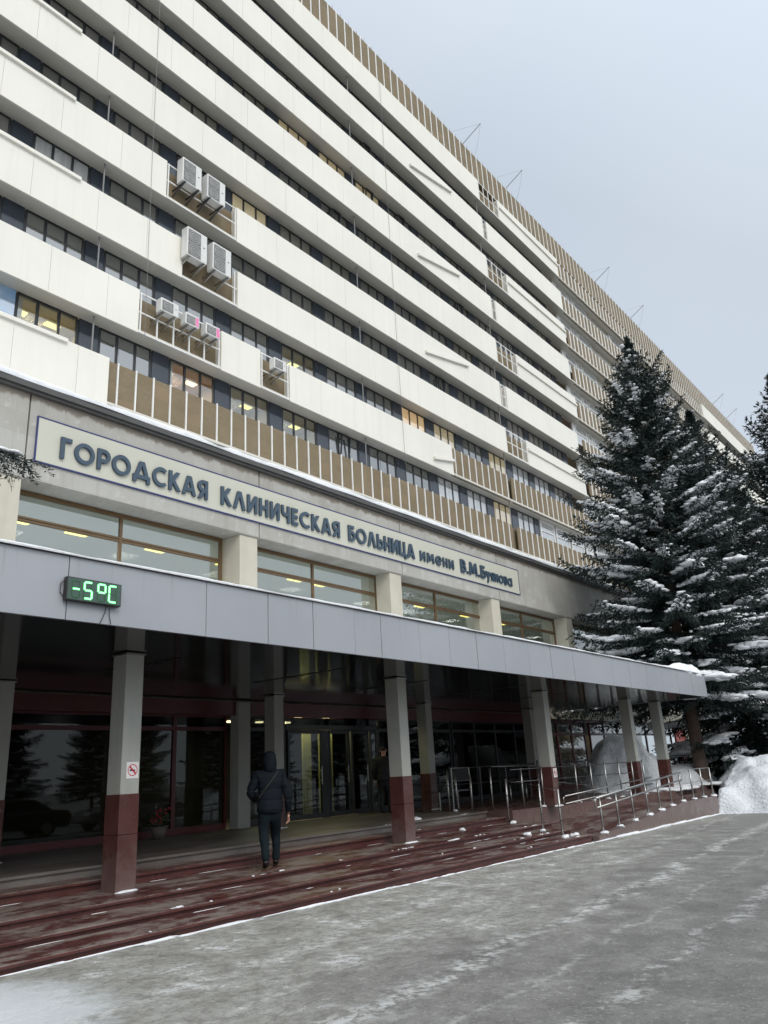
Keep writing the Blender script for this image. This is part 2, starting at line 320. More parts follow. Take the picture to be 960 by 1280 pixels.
# ------------------------------------------------------------------ mesh helpers
class MB:
    def __init__(s): s.v = []; s.f = []
    def quad(s, *p):
        b = len(s.v); s.v += [tuple(x) for x in p]; s.f.append(tuple(range(b, b+len(p))))
    def box(s, x0, x1, y0, y1, z0, z1):
        b = len(s.v)
        s.v += [(x0,y0,z0),(x1,y0,z0),(x1,y1,z0),(x0,y1,z0),(x0,y0,z1),(x1,y0,z1),(x1,y1,z1),(x0,y1,z1)]
        s.f += [tuple(b+i for i in q) for q in ((3,2,1,0),(4,5,6,7),(0,1,5,4),(1,2,6,5),(2,3,7,6),(3,0,4,7))]
        return s
    def prism(s, poly, a, b, conv=lambda p, t: (p[0], t, p[1])):
        n = len(poly); o = len(s.v)
        s.v += [conv(p, a) for p in poly] + [conv(p, b) for p in poly]
        s.f.append(tuple(range(o, o+n))); s.f.append(tuple(range(o+2*n-1, o+n-1, -1)))
        for i in range(n): j = (i+1) % n; s.f.append((o+i, o+n+i, o+n+j, o+j))
        return s
    def tube(s, pts, r, n=8, cap=True):
        pts = [Vector(p) for p in pts]; rs = r if isinstance(r, (list, tuple)) else [r]*len(pts); o = len(s.v)
        prev = None
        for i, p in enumerate(pts):
            d = (pts[min(i+1, len(pts)-1)] - pts[max(i-1, 0)]).normalized()
            if prev is None: a = d.orthogonal().normalized()
            else: a = (prev - d*prev.dot(d)); a = a.normalized() if a.length > 1e-6 else d.orthogonal().normalized()
            prev = a; b = d.cross(a)
            for k in range(n):
                t = 2*math.pi*k/n; s.v.append(tuple(p + (a*math.cos(t) + b*math.sin(t))*rs[i]))
        for i in range(len(pts)-1):
            for k in range(n):
                k2 = (k+1) % n; s.f.append((o+i*n+k, o+i*n+k2, o+(i+1)*n+k2, o+(i+1)*n+k))
        if cap:
            s.f.append(tuple(o+k for k in range(n-1, -1, -1))); e = o+(len(pts)-1)*n; s.f.append(tuple(e+k for k in range(n)))
        return s
    def bar(s, p, q, wd, ht):
        p, q = Vector(p), Vector(q); d = (q-p).normalized(); sd_ = d.cross(Vector((0,0,1)))
        sd_ = sd_.normalized() if sd_.length > 1e-4 else Vector((1,0,0)); u = sd_.cross(d)
        o = len(s.v)
        for c in (p, q):
            for a, b in ((-1,-1),(1,-1),(1,1),(-1,1)): s.v.append(tuple(c + sd_*a*wd/2 + u*b*ht/2))
        s.f += [tuple(o+i for i in z) for z in ((3,2,1,0),(4,5,6,7),(0,1,5,4),(1,2,6,5),(2,3,7,6),(3,0,4,7))]
        return s
    def blob(s, c, r, seed=0, nu=10, nv=6, jit=.18):
        rr = random.Random(seed); o = len(s.v); c = Vector(c)
        s.v.append(tuple(c+Vector((0,0,-r[2]))))
        for j in range(1, nv):
            t = math.pi*j/nv - math.pi/2
            for i in range(nu):
                a = 2*math.pi*i/nu; k = 1+rr.uniform(-jit, jit)
                s.v.append((c.x+r[0]*math.cos(t)*math.cos(a)*k, c.y+r[1]*math.cos(t)*math.sin(a)*k, c.z+r[2]*math.sin(t)*k))
        s.v.append(tuple(c+Vector((0,0,r[2])))); e = len(s.v)-1
        for i in range(nu): s.f.append((o, o+1+(i+1)%nu, o+1+i))
        for j in range(nv-2):
            for i in range(nu):
                a = o+1+j*nu; s.f.append((a+i, a+(i+1)%nu, a+nu+(i+1)%nu, a+nu+i))
        a = o+1+(nv-2)*nu
        for i in range(nu): s.f.append((a+i, a+(i+1)%nu, e))
        return s
    def mesh(s, name, off=(0,0,0)):
        m = bpy.data.meshes.new(name); ox, oy, oz = off
        m.from_pydata([(x-ox, y-oy, z-oz) for x, y, z in s.v], [], s.f); m.update()
        return m
    def build(s, name, mat, parent=None, smooth=False, bevel=0, keep=False):
        off = wloc(parent) if parent else (0,0,0)
        if keep: off = (0,0,0)
        m = s.mesh(name, off)
        if smooth: m.polygons.foreach_set('use_smooth', [True]*len(m.polygons))
        return link(name, m, mat, parent, bevel)
def wloc(o):
    x = Vector((0,0,0))
    while o: x = x + o.location; o = o.parent
    return tuple(x)
def link(name, m, mat, parent=None, bevel=0):
    o = bpy.data.objects.new(name, m); col.objects.link(o)
    if mat is not None and not m.materials: m.materials.append(MAT[mat] if isinstance(mat, str) else mat)
    if parent: o.parent = parent
    if bevel:
        b = o.modifiers.new('bevel', 'BEVEL'); b.width = bevel; b.segments = 2; b.limit_method = 'ANGLE'
    return o
def tag(o, label, cat, group=None, kind=None):
    if label: o['label'] = label
    if cat: o['category'] = cat
    if group: o['group'] = group
    if kind: o['kind'] = kind
    return o
def thing(name, label, cat, loc=(0,0,0), group=None, kind=None):
    o = bpy.data.objects.new(name, None); col.objects.link(o); o.location = loc; o.empty_display_size = .2
    return tag(o, label, cat, group, kind)
def copy_tree(o, parent=None):
    c = o.copy(); col.objects.link(c)
    if parent: c.parent = parent
    for ch in list(o.children): copy_tree(ch, c)
    return c
def B(name, mat, parent, *boxes, bevel=0):
    m = MB()
    for b in boxes: m.box(*b)
    return m.build(name, mat, parent, bevel=bevel)

def gz(x, y=0): return -0.0062*(max(-40, min(x, 80))-4)       # the drive falls slightly to the right

# ------------------------------------------------------------------ ground
mb = MB()
xs = [-600, -100, -40, -10, 0, 4, 10, 16, 20, 24, 28, 40, 80, 200, 900]; ys = [-700, -60, -10, 0, 4, 7.9, 8.3, 12, 16, 40, 200, 900]
for j, y in enumerate(ys):
    for i, x in enumerate(xs): mb.v.append((x, y, gz(x, y)))
for j in range(len(ys)-1):
    for i in range(len(xs)-1):
        a = j*len(xs)+i; mb.f.append((a, a+1, a+len(xs)+1, a+len(xs)))
tag(mb.build('ground', 'ground'), None, None, kind='structure')

# ------------------------------------------------------------------ entrance stairs and floor
ST = thing('entrance_stairs', 'broad burgundy stone steps with slush and snow crumbs leading up under the canopy', 'stairs', (8, 8, 0))
X0, X1 = -9.0, 17.3
def prof(poly, x0, x1, name, mat, parent): 
    return MB().prism(poly, x0, x1, lambda p, t: (t, p[0], p[1])).build(name, mat, parent)
step_def = [('step', 8.03, 8.66, -.3, .085, X1), ('step', 8.66, 9.42, -.3, .168, 17.6), ('step', 9.42, 10.70, -.3, .265, 18.2), ('step', 10.70, 11.22, -.3, .40, 18.22)]
for i, (nm, y0, y1, z0, z1, xe) in enumerate(step_def):
    # each tread has a shadow gap under a slightly projecting nosing
    prof([(y0+.02, z0), (y1+.05, z0), (y1+.05, z1-.004), (y1+.02, z1), (y0-.012, z1), (y0-.02, z1-.008), (y0-.02, z1-.035), (y0+.02, z1-.04)], X0, xe, 'step', 'step', ST)
prof([(11.24, -.3), (15.7, -.3), (15.7, .54), (11.208, .54), (11.2, .53), (11.2, .505), (11.24, .50)], X0, 18.23, 'landing', 'floor', ST)

# crumbs and strips of trodden snow along the treads
cs = MB()
def crumb(x, y, z, sx, sy, sz, seed): cs.blob((x, y, z), (sx, sy, sz), seed, 9, 5, .35)
k = 0
for (y0, z, xe) in [(8.03, .085, X1), (8.66, .168, 17.6), (9.42, .265, 18.2), (10.7, .40, 18.2), (11.2, .54, 18.2)]:
    x = 3.2
    dens = .34 if y0 < 9.5 else .12
    while x < xe-.2:
        k += 1
        if random.random() < .55*dens:
            ln = random.choice((.02, .03, .04, .05, .08, .12)) * random.uniform(.6, 1.3)
            for q in range(random.choice((1, 1, 2, 4, 6))): crumb(x+random.uniform(-.25, .25), y0 + random.uniform(-.015, .06), z+.003, ln*random.uniform(.3, 1), random.uniform(.010, .03), random.uniform(.004, .014), k*7+q)
        x += random.uniform(.12, .75)
for (yb, z, xe) in [(8.66, .085, X1), (9.42, .168, 17.6), (10.7, .265, 18.2)]:     # thin frozen line where tread meets riser
    x = 3.0
    while x < xe-.6:
        k += 1; ln = random.uniform(.05, .35); crumb(x+ln, yb-.022, z, ln, .006, .004, k); x += 2*ln + random.uniform(0, 2.2)
for (x, y, z, s) in [(16.45, 8.25, .085, .11), (16.9, 8.3, .085, .08), (17.0, 9.05, .168, .09), (18.05, 10.4, .265, .1), (16.1, 10.6, .265, .1), (16.0, 8.9, .168, .12), (15.6, 11.5, .54, .12), (18.4, 12.3, .54, .08), (17.1, 8.3, .085, .09)]:
    k += 1; crumb(x, y, z+.01, s, s*.8, s*.45, k)
tag(cs.build('snow_crumbs', 'snow', smooth=True), 'crumbs and thin strips of trodden snow on the burgundy steps', 'snow', kind='stuff')
# white ice lip where drive meets the steps
lip = MB(); x = 2.5
while x < 17.2:
    k += 1; ln = random.uniform(.12, .5); lip.blob((x+ln, 7.992, gz(x)+.002), (ln*1.1, random.uniform(.012, .045), random.uniform(.006, .018)), k, 12, 5, .45); x += ln*random.uniform(1.5, 2.4)
x = 17.2
while x < 26.2:
    k += 1; ln = random.uniform(.3, .8); lip.blob((x+ln, 7.94, gz(x)+.004), (ln*1.1, random.uniform(.04, .09), random.uniform(.015, .04)), k, 10, 5, .3); x += ln*1.5
tag(lip.build('frozen_snow_edge', 'snow', smooth=True), 'frozen white snow edge along the foot of the steps and ramp', 'snow', kind='stuff')

# ------------------------------------------------------------------ ramp and raised platform
RP = thing('access_ramp', 'burgundy granite wheelchair ramp rising to the right beside the steps', 'ramp', (20, 8.5, 0))
def pf(x): return 10.5 - (x-18.2)*.115                       # front line of the raised platform
m = MB()
pts = [(18.25, 10.5), (27.0, pf(27)), (33.5, 10.0), (33.5, 15.2), (18.25, 15.2)]
m.prism(pts, -.4, .54, lambda p, t: (p[0], p[1], t)); m.build('platform', 'granite', RP)
def rz(x): return max(gz(x)+.002, min(.36, .36*(x-17.6)/(23.4-17.6)))
m = MB()                                                     # sloped walkway
xs2 = [17.5, 19, 21, 23.4, 26.35]
for x in xs2: m.v += [(x, 8.12, rz(x)), (x, 10.6, rz(x))]
for i in range(len(xs2)-1): m.f.append((2*i, 2*i+2, 2*i+3, 2*i+1))
m.f.append((len(m.v)-2, len(m.v)-1, len(m.v)+1, len(m.v))); m.v += [(26.35, 8.12, -.5), (26.35, 10.6, -.5)]
m.build('walkway', 'step', RP)
m = MB()                                                     # front kerb wall
n = len(xs2)
for x in xs2: m.v += [(x, 7.96, gz(x)-.2), (x, 7.96, rz(x)+.03), (x, 8.12, rz(x)+.03), (x, 8.12, gz(x)-.2)]
for i in range(n-1):
    for j in range(3): m.f.append((4*i+j, 4*i+4+j, 4*i+5+j, 4*i+j+1))
m.f.append((0, 1, 2, 3)); e = 4*(n-1); m.f.append((e+3, e+2, e+1, e)); m.build('kerb_wall', 'granite', RP)
m = MB(); m.prism([(26.36, 7.96), (33.4, 10.2), (33.4, 10.6), (26.36, 10.6)], -.5, .37, lambda p, t: (p[0], p[1], t)); m.build('turning_landing', 'granite', RP)
# snow on platform top
m = MB()
for i in range(60):
    x = random.uniform(27.5, 33); y = random.uniform(pf(27)+.2, 12.5); m.blob((x, y, .545), (random.uniform(.4, .9), random.uniform(.3, .5), random.uniform(.03, .08)), i+900, 10, 5, .25)
m.build('snow_cover', 'snow', RP, smooth=True)

# railings ------------------------------------------------------
def post(mb, x, y, z0, z1, r=.022): mb.tube([(x, y, z0), (x, y, z1)], r, 8)
posts_out = [(17.95, .84), (18.88, .89), (19.83, .95), (20.8, 1.0), (21.68, 1.06), (22.58, 1.11), (23.47, 1.17), (24.42, 1.22), (25.35, 1.22), (26.25, 1.21)]
RO = thing('ramp_railing', 'steel double handrail with posts along the front of the ramp', 'railing', (18, 8.04, 0))
for x, zt in posts_out:
    b = MB(); post(b, x, 8.04, rz(x)+.02, zt, .024); p = b.build('post', 'steel', RO, smooth=True)
    s = MB(); s.blob((x+.03, 8.03, rz(x)+.035), (.13, .09, .04), int(x*10), 9, 5, .4); s.build('snow_clump', 'snow', p, smooth=True)
def railpts(dz, y): return [(17.62, y, .80+dz), (20.8, y, 1.0+dz), (23.45, y, 1.17+dz)]
b = MB(); b.tube(railpts(0, 7.97), .022, 8); b.tube(railpts(-.2, 7.97), .02, 8)
b.tube([(17.62, 7.97, .80), (17.55, 7.97, .78), (17.55, 7.97, .63), (17.62, 7.97, .60)], .02, 8)
b.tube([(23.45, 8.04, 1.17), (24.42, 8.04, 1.22), (26.25, 8.04, 1.21)], .014, 6); b.tube([(23.45, 8.04, .85), (26.25, 8.04, .86)], .01, 6)
for x, zt in posts_out[:7]:
    b.tube([(x, 8.04, zt-.06), (x, 7.97, zt-.02)], .008, 5); b.tube([(x, 8.04, zt-.26), (x, 7.97, zt-.21)], .008, 5)
b.build('handrail', 'steel', RO, smooth=True)
RI = thing('platform_railing', 'steel railing with long sloping handrails on the platform edge behind the ramp', 'railing', (20, 10.4, .54))
inn = [19.75, 21.4, 22.2, 23.0, 23.8, 24.6, 25.3]
for x in inn:
    b = MB(); post(b, x, pf(x)+.06, .54, 1.56, .022); p = b.build('post', 'steel', RI, smooth=True)
    s = MB(); s.blob((x, pf(x)+.08, .545), (.11, .09, .03), int(x*10), 9, 5, .4); s.build('snow_clump', 'snow', p, smooth=True)
def ir(x, dz): return (x, pf(x)-.02, .74+dz+(x-20.6)*.055)
b = MB()
b.tube([ir(20.6, 0), ir(25.6, 0)], .02, 8); b.tube([ir(20.6, -.19), ir(25.6, -.19)], .02, 8); b.tube([ir(20.6, 0), ir(20.52, -.03), ir(20.52, -.16), ir(20.6, -.19)], .02, 8)
b.build('handrail', 'steel', RI, smooth=True)
b = MB(); b.tube([(x, pf(x)+.06, 1.5) for x in (18.4, 21.4, 25.3)], .012, 6); b.tube([(x, pf(x)+.06, 1.2) for x in (18.4, 21.4, 25.3)], .012, 6)
b.build('thin_bar', 'dark_steel', RI, smooth=True)
BK = thing('back_railing', 'dark metal railing along the rear of the snowy platform', 'railing', (30, 13.6, .54))
b = MB(); b.tube([(20.5, 13.8, 1.62), (33.3, 13.8, 1.62), (33.3, 11.0, 1.62)], .022, 6); b.tube([(20.5, 13.8, 1.15), (33.3, 13.8, 1.15), (33.3, 11.0, 1.15)], .015, 6); b.build('handrail', 'dark_steel', BK)
for x in (20.6, 22.2, 23.8, 25.4, 27, 28.6, 30.2, 31.8, 33.3):
    b = MB(); post(b, x, 13.8, .54, 1.62, .018); b.build('post', 'dark_steel', BK)
b = MB(); post(b, 33.3, 11.0, .54, 1.62, .018); b.build('post', 'dark_steel', BK)
SR = thing('stair_railing', 'row of bare steel posts climbing the right end of the steps', 'railing', (17, 9, .1))
for (x, y, z0, z1) in [(16.45, 8.3, .085, 1.06), (17.02, 9.05, .168, 1.17), (18.05, 10.5, .265, 1.29), (18.08, 11.55, .54, 1.43), (18.15, 12.3, .54, 1.58), (18.6, 12.35, .54, 1.53), (18.5, 11.2, .54, 1.54), (20.53, 12.43, .54, 1.56), (21.6, 12.43, .54, 1.06), (22.87, 12.6, .54, 1.02), (19.05, 10.6, .54, 1.53), (19.9, 10.55, .54, 1.70)]:
    b = MB(); post(b, x, y, z0, z1, .024); p = b.build('post', 'steel', SR, smooth=True)
    for fz_ in (.35, .62):
        c = MB(); zz = z0 + (z1-z0)*fz_; c.tube([(x, y, zz-.012), (x, y, zz+.012)], .027, 8); c.build('collar', 'dark_steel', p)
b = MB()
b.tube([(20.6, 12.4, 1.60), (23.4, 12.4, 1.56)], .011, 8)
b.tube([(18.05, 10.5, 1.25), (17.02, 9.05, 1.13), (16.45, 8.3, 1.02)], .006, 5); b.tube([(19.9, 10.55, 1.2), (22.0, 10.1, .95)], .008, 5)
b.build('handrail', 'steel', SR, smooth=True)
BE = thing('waiting_bench', 'small bench with steel tube frame standing by the posts under the dark canopy', 'bench', (19.4, 12.9, .54))
b = MB(); b.tube([(19.1, 12.8, .54), (19.1, 12.8, 1.62), (20.0, 12.8, 1.62), (20.0, 12.8, .54)], .02, 6); b.tube([(19.1, 12.8, 1.28), (20.0, 12.8, 1.28)], .016, 6); b.tube([(19.1, 13.25, .54), (19.1, 13.25, 1.0)], .02, 6); b.tube([(20.0, 13.25, .54), (20.0, 13.25, 1.0)], .02, 6); b.build('frame', 'steel', BE)
B('seat', 'dark_steel', BE, (19.1, 20.0, 12.82, 13.25, 1.0, 1.04)); B('backrest', 'black_coat', BE, (19.14, 19.96, 12.785, 12.815, 1.3, 1.6))

# ------------------------------------------------------------------ entrance canopy
CN = thing('entrance_canopy', 'wide flat entrance canopy with grey metal fascia, white snow line and dark glossy ceiling', 'canopy', (13, 11, 0))
CX0, CX1, FY, ZB, ZT = -9.0, 28.9, 8.45, 3.49, 4.25
seams = [-2.0, 0.9, 2.9, 4.84, 6.9, 8.06, 9.03, 10.04, 10.75, 11.9, 12.9, 13.9, 15.0, 16.1, 17.2, 18.4, 19.6, 20.8, 22, 23.3, 24.6, 26, 27.4]
ed = [CX0]+seams+[CX1]
m = MB()
for a_, b_ in zip(ed[:-1], ed[1:]):
    j = random.uniform(-.006, .006)
    m.box(a_+.006, b_-.006, FY+j, FY+.05, ZB, ZT)
m.box(CX1-.04, CX1, FY+.06, 15.1, ZB, ZT)
m.build('fascia_panel', 'canopy_metal', CN)
B('roof_deck', 'roof_edge', CN, (CX0, CX1-.05, FY+.055, 15.18, ZB+.03, ZT-.05))
B('ceiling', 'ceiling', CN, (CX0, CX1-.05, FY+.055, 15.22, ZB+.004, ZB+.026))
for i, x in enumerate((4.3, 7.8, 11.2, 14.5, 18, 21.5)): B('ceiling_strip', 'dark_steel', CN, (x, x+.035, 9.6+(i % 2)*.5, 12.2, ZB-.006, ZB+.003))
m = MB()
nx = 180
for i in range(nx+1):                                        # snow lying along the roof edge
    x = CX0 + (CX1+.03-CX0)*i/nx; h = .045 + .006*math.sin(x*2.1)+.004*math.sin(x*5.7+1) + random.uniform(-.004, .004); d = .01+.006*math.sin(x*3.3)
    m.v += [(x, FY-.035-d*.5, ZT+.003), (x, FY-.05-d*.5, ZT+h*.5), (x, FY-.01, ZT+h), (x, FY+.4, ZT+h+.07), (x, 15.0, ZT+.16)]
for i in range(nx):
    for j in range(4): m.f.append((5*i+j, 5*i+j+5, 5*i+j+6, 5*i+j+1))
m.f.append((0, 1, 2, 3, 4)); m.f.append(tuple(5*nx+j for j in (4, 3, 2, 1, 0)))
m.build('roof_snow', 'snow', CN, smooth=True)
m = MB()
for (x, y, z, r_) in [(27.3, 8.75, 4.32, (.9, .35, .24)), (28.3, 8.8, 4.3, (.7, .4, .3)), (28.7, 9.4, 4.32, (.4, .5, .24)), (26.2, 8.8, 4.3, (.6, .3, .13))]: m.blob((x, y, z), r_, int(x*9), 14, 8, .12)
m.build('snow_heap', 'snow', CN, smooth=True)
def column(x, y, z0, name='column', sx=.30, sy=.33):
    # upper plaster shaft, lower granite cladding, thin metal collar at ceiling
    c = B('column', 'column_plaster', CN, (x, x+sx, y, y+sy, 1.5, ZB-.03), bevel=.006)
    B('cladding', 'granite', c, (x-.008, x+sx+.008, y-.008, y+sy+.008, z0, .98), (x-.008, x+sx+.008, y-.008, y+sy+.008, .986, 1.515), bevel=.006)
    B('collar', 'steel', c, (x-.02, x+sx+.02, y-.02, y+sy+.02, ZB-.03, ZB-.012))
    s = MB(); 
    for q in range(6): s.blob((x+.15+random.uniform(-.12, .12), y-.03, z0+.005), (.13, .04, .022), int(x*7)+q, 9, 5, .3)
    s.build('snow_clump', 'snow', c, smooth=True)
for x in (.5, 6.78, 13.28, 19.75, 25.7, 28.45): column(x, 10.08, .26 if x < 18 else .54)
for x in (.5, 6.72, 13.28, 19.4, 25.8): column(x, 13.74, .53)

# ------------------------------------------------------------------ podium building
PD = thing('entrance_podium', 'low concrete entrance block with big upper windows and snow along its gutter', 'building', (20, 15, 0))
PX0, PX1, PY = -10.0, 52.0, 14.6
joints = [PX0, -5.37, .93, 7.23, 13.63, 19.86, 26.03, 32.3, 38.6, 45, PX1]
m = MB()
for a_, b_ in zip(joints[:-1], joints[1:]): m.box(a_+.018, b_-.018, PY, PY+.14, 7.62, 9.47)
m.build('wall_panel', 'concrete', PD)
B('wall_backing', 'roof_edge', PD, (PX0, PX1, PY+.15, PY+.5, 7.66, 9.44))
B('soffit', 'concrete', PD, (PX0, PX1, PY+.02, 15.32, 7.60, 7.615))
B('gutter', 'roof_edge', PD, (PX0, PX1, PY-.10, PY+.6, 9.475, 9.53), (PX0, PX1, PY-.16, PY-.03, 9.535, 9.66))
m = MB()
for i in range(260):
    x = PX0 + (PX1-PX0)*i/259; h = .12+.014*math.sin(x*1.3)+.008*math.sin(x*4.1)+random.uniform(-.008, .008); d = .015*math.sin(x*2.2+1)
    if abs(x-12.0) < .45: h -= .1*(1-abs(x-12)/.45)          # a lump has slid off here
    m.v += [(x, PY-.17-d, 9.66), (x, PY-.21-d, 9.68+h*.45), (x, PY-.12, 9.68+h), (x, PY+.6, 9.70+h), (x, 21.7, 9.9+.2*h)]
for i in range(259):
    for j in range(4): m.f.append((5*i+j, 5*i+j+5, 5*i+j+6, 5*i+j+1))
m.build('roof_snow', 'snow', PD, smooth=True)
for x in (-5.37, .93, 7.2, 13.58, 19.8, 26.0, 32.25, 38.5):
    p = B('pillar', 'beige_stone', PD, (x-.58, x+.02, PY+.04, 15.5, 4.28, 7.598), bevel=.01)
# upper storey windows and the room behind them
def up_window(x0, x1):
    fr = MB(); y0, y1 = 15.2, 15.28; z0, z1 = 4.3, 7.585; xm = x0+(x1-x0)*.475
    fr.box(x0, x1, y0, y1, z1-.09, z1); fr.box(x0, x1, y0, y1, z0, z0+.08)
    for xx in (x0, xm-.035, x1-.07): fr.box(xx, xx+.07, y0+.002, y1-.002, z0+.08, z1-.09)
    for a_, b_ in ((x0+.07, xm-.035), (xm+.035, x1-.07)):
        fr.box(a_, b_, y0+.004, y1-.004, 6.92, 6.965); fr.box(a_, b_, y0+.004, y1-.004, 6.985, 7.03)
    f = fr.build('window', 'frame_brown', PD)
    g = MB(); g.box(x0+.07, xm-.035, y0+.03, y0+.04, z0+.08, 6.92); g.box(x0+.07, xm-.035, y0+.03, y0+.04, 7.03, z1-.09)
    g.box(xm+.035, x1-.07, y0+.03, y0+.04, z0+.08, 6.92); g.box(xm+.035, x1-.07, y0+.03, y0+.04, 7.03, z1-.09)
    g.build('pane', 'glass', f)
for x in (-5.35, .95, 7.22, 13.6, 19.82, 26.02, 32.27): up_window(x, x+5.68)
B('upper_room', 'room', PD, (PX0, 40, 21.0, 21.1, 4.2, 7.7), (PX0, 40, 15.35, 21.0, 7.60, 7.7), (PX0, 40, 15.35, 21.0, 4.2, 4.28), (39.9, 40, 15.35, 21, 4.28, 7.6), (PX0, PX0+.1, 15.35, 21, 4.28, 7.6))
m = MB()
for x in (8.2, 9.7, 12.0, 14.4, 15.2, 18.4, 17.3, 21.7, 22.6, 24.1, 27.3, 30.3, 2.5, 4.5): m.box(x, x+.55, 17.0, 17.28, 7.565, 7.595); m.box(x+.15, x+.7, 19.0, 19.28, 7.565, 7.595)
m.build('ceiling_lamp', 'lamp_yellow', PD)
def lamp(x, y, z, e, c):
    d = bpy.data.lights.new('lamp_light', 'AREA'); d.energy = e; d.size = .6; d.color = c; o = bpy.data.objects.new('lamp_light', d); col.objects.link(o); o.location = (x, y, z); o.parent = PD; o.matrix_parent_inverse = Matrix.Translation(-PD.location)
for x in (3, 8.6, 11.8, 15, 18.2, 21.8, 24.4, 27.6, 30.6, 35): lamp(x, 17.9, 7.5, 27, (1, .97, .86))
# ground storey of the podium
B('lintel_wall', 'cream_wall', PD, (28.95, PX1, 14.75, 15.25, 3.28, 4.4), (CX0, 28.94, 15.24, 15.6, 3.3, 4.4))
B('red_lintel', 'burgundy_frame', PD, (CX0, 28.9, 15.1, 15.23, 3.13, 3.46), (28.96, PX1, 14.9, 15.2, 3.18, 3.277))
def bay(x0, x1, mat_f, z0=.545, zt=2.78, z1=3.14, y=15.32, n=2, label=None, gl='dark_glass'):
    fr = MB(); fr.box(x0, x1, y, y+.09, z0, z0+.14); fr.box(x0, x1, y, y+.09, zt, zt+.09); fr.box(x0, x1, y, y+.09, z1-.05, z1)
    g = MB(); st = (x1-x0)/n
    for i in range(n+1):
        xx = x0+st*i; fr.box(max(x0, xx-.05), min(x1, xx+.05), y+.003, y+.085, z0+.14, zt); fr.box(max(x0, xx-.05), min(x1, xx+.05), y+.003, y+.085, zt+.09, z1-.05)
        if i < n: g.box(xx+.05, xx+st-.05, y+.035, y+.045, z0+.14, zt); g.box(xx+.05, xx+st-.05, y+.035, y+.045, zt+.09, z1-.05)
    f = fr.build('window', mat_f, PD); g.build('pane', gl, f)
bay(-4, .9, 'burgundy_frame', n=2); bay(1.0, 7.0, 'burgundy_frame', n=2); bay(7.1, 10.05, 'burgundy_frame', n=1); bay(10.15, 13.2, 'burgundy_frame', n=2)
bay(13.75, 15.2, 'frame_dark', n=1); bay(19.1, 23.0, 'frame_dark', n=3); bay(23.1, 28.8, 'frame_dark', n=4)
B('pilaster', 'column_plaster', PD, (13.3, 13.68, 15.0, 15.3, .54, 3.45), bevel=.008)
# doors
def door(x0, x1):
    fr = MB(); y = 15.33; z0, z1 = .56, 2.8
    fr.box(x0, x0+.07, y, y+.06, z0, z1); fr.box(x1-.07, x1, y, y+.06, z0, z1); fr.box(x0+.07, x1-.07, y, y+.06, z1-.08, z1); fr.box(x0+.07, x1-.07, y, y+.06, z0, z0+.12)
    d = fr.build('door', 'frame_dark', PD)
    g = MB(); g.box(x0+.07, x1-.07, y+.02, y+.03, z0+.12, z1-.08); g.build('pane', 'dark_glass', d)
    h = MB(); h.tube([(x1-.12, y-.05, 1.4), (x1-.12, y-.05, 1.85)], .014, 8); h.tube([(x1-.12, y-.05, 1.5), (x1-.12, y+.02, 1.5)], .01, 6); h.tube([(x1-.12, y-.05, 1.75), (x1-.12, y+.02, 1.75)], .01, 6); h.build('handle', 'steel', d)
for a_, b_ in ((15.3, 16.65), (16.9, 17.75), (17.85, 18.6), (18.7, 19.05)): door(a_, b_)
fr = MB(); fr.box(15.25, 19.08, 15.34, 15.4, 2.82, 2.95); fr.box(16.66, 16.89, 15.335, 15.41, .545, 2.81); g = MB()
for a_, b_ in ((15.25, 16.8), (16.9, 17.75), (17.85, 18.6), (18.7, 19.08)): g.box(a_+.02, b_-.02, 15.36, 15.37, 2.96, 3.14)
f = fr.build('door_transom', 'frame_dark', PD); g.build('pane', 'dark_glass', f)
B('hall', 'dark_room', PD, (-9, 28.9, 20.5, 20.6, .5, 3.4), (-9, 28.9, 15.45, 20.5, 3.33, 3.36), (-9, 28.9, 15.45, 20.5, .45, .5), (28.8, 28.9, 15.45, 20.5, .5, 3.33), (-9, -8.9, 15.45, 20.5, .5, 3.33))
B('hall_screen', 'yellow_panel', PD, (16.3, 16.62, 15.75, 15.8, .6, 2.75), (16.95, 17.5, 15.75, 15.8, .6, 2.78), (15.72, 15.9, 16.2, 16.25, .6, 2.6))
m = MB()
for x in (15.8, 17.0, 18.2): m.box(x, x+.3, 16.6, 16.75, 3.28, 3.325); m.box(x+.3, x+.5, 18.6, 18.75, 3.28, 3.325)
m.build('hall_lamp', 'lamp_warm', PD)
for x in (15.9, 17.3): lamp(x, 15.6, 3.25, 24, (1, .90, .46))
lamp(16.5, 17.6, 3.2, 25, (1, .9, .6))
# right-hand ground storey windows past the canopy
for (a_, b_, n_) in ((29.0, 32.9, 3), (33.4, 38.0, 3), (38.2, 43.6, 3)): bay(a_, b_, 'burgundy_frame', .6, 2.66, 3.18, 14.98, n_, gl='glass')
B('blind', 'room', PD, (29.0, 43.5, 15.35, 15.37, 2.7, 3.2)); B('office_back', 'beige_stone', PD, (29, 43.6, 16.6, 16.7, .5, 3.3)); B('sill_wall', 'granite', PD, (28.96, PX1, 14.9, 15.2, -.4, .6))
m = MB()
for x in (30.2, 34.5, 36.6, 40.5): m.box(x, x+.5, 15.9, 16.0, 2.9, 2.95)
m.build('office_lamp', 'lamp_warm', PD)
B('red_door', 'red_panel', PD, (43.9, 45.3, 14.85, 14.95, .5, 3.1)); B('end_wall', 'cream_wall', PD, (45.35, PX1, 14.8, 15.1, .3, 3.2))
for x in (32.4, 35.7): B('vent', 'roof_edge', PD, (x, x+.5, 14.70, 14.76, 3.5, 3.66))
B('body', 'concrete', PD, (40.1, PX1, 15.6, 21.6, 3.4, 9.4), (PX0, PX1, 15.2, 21.6, 9.42, 9.46))

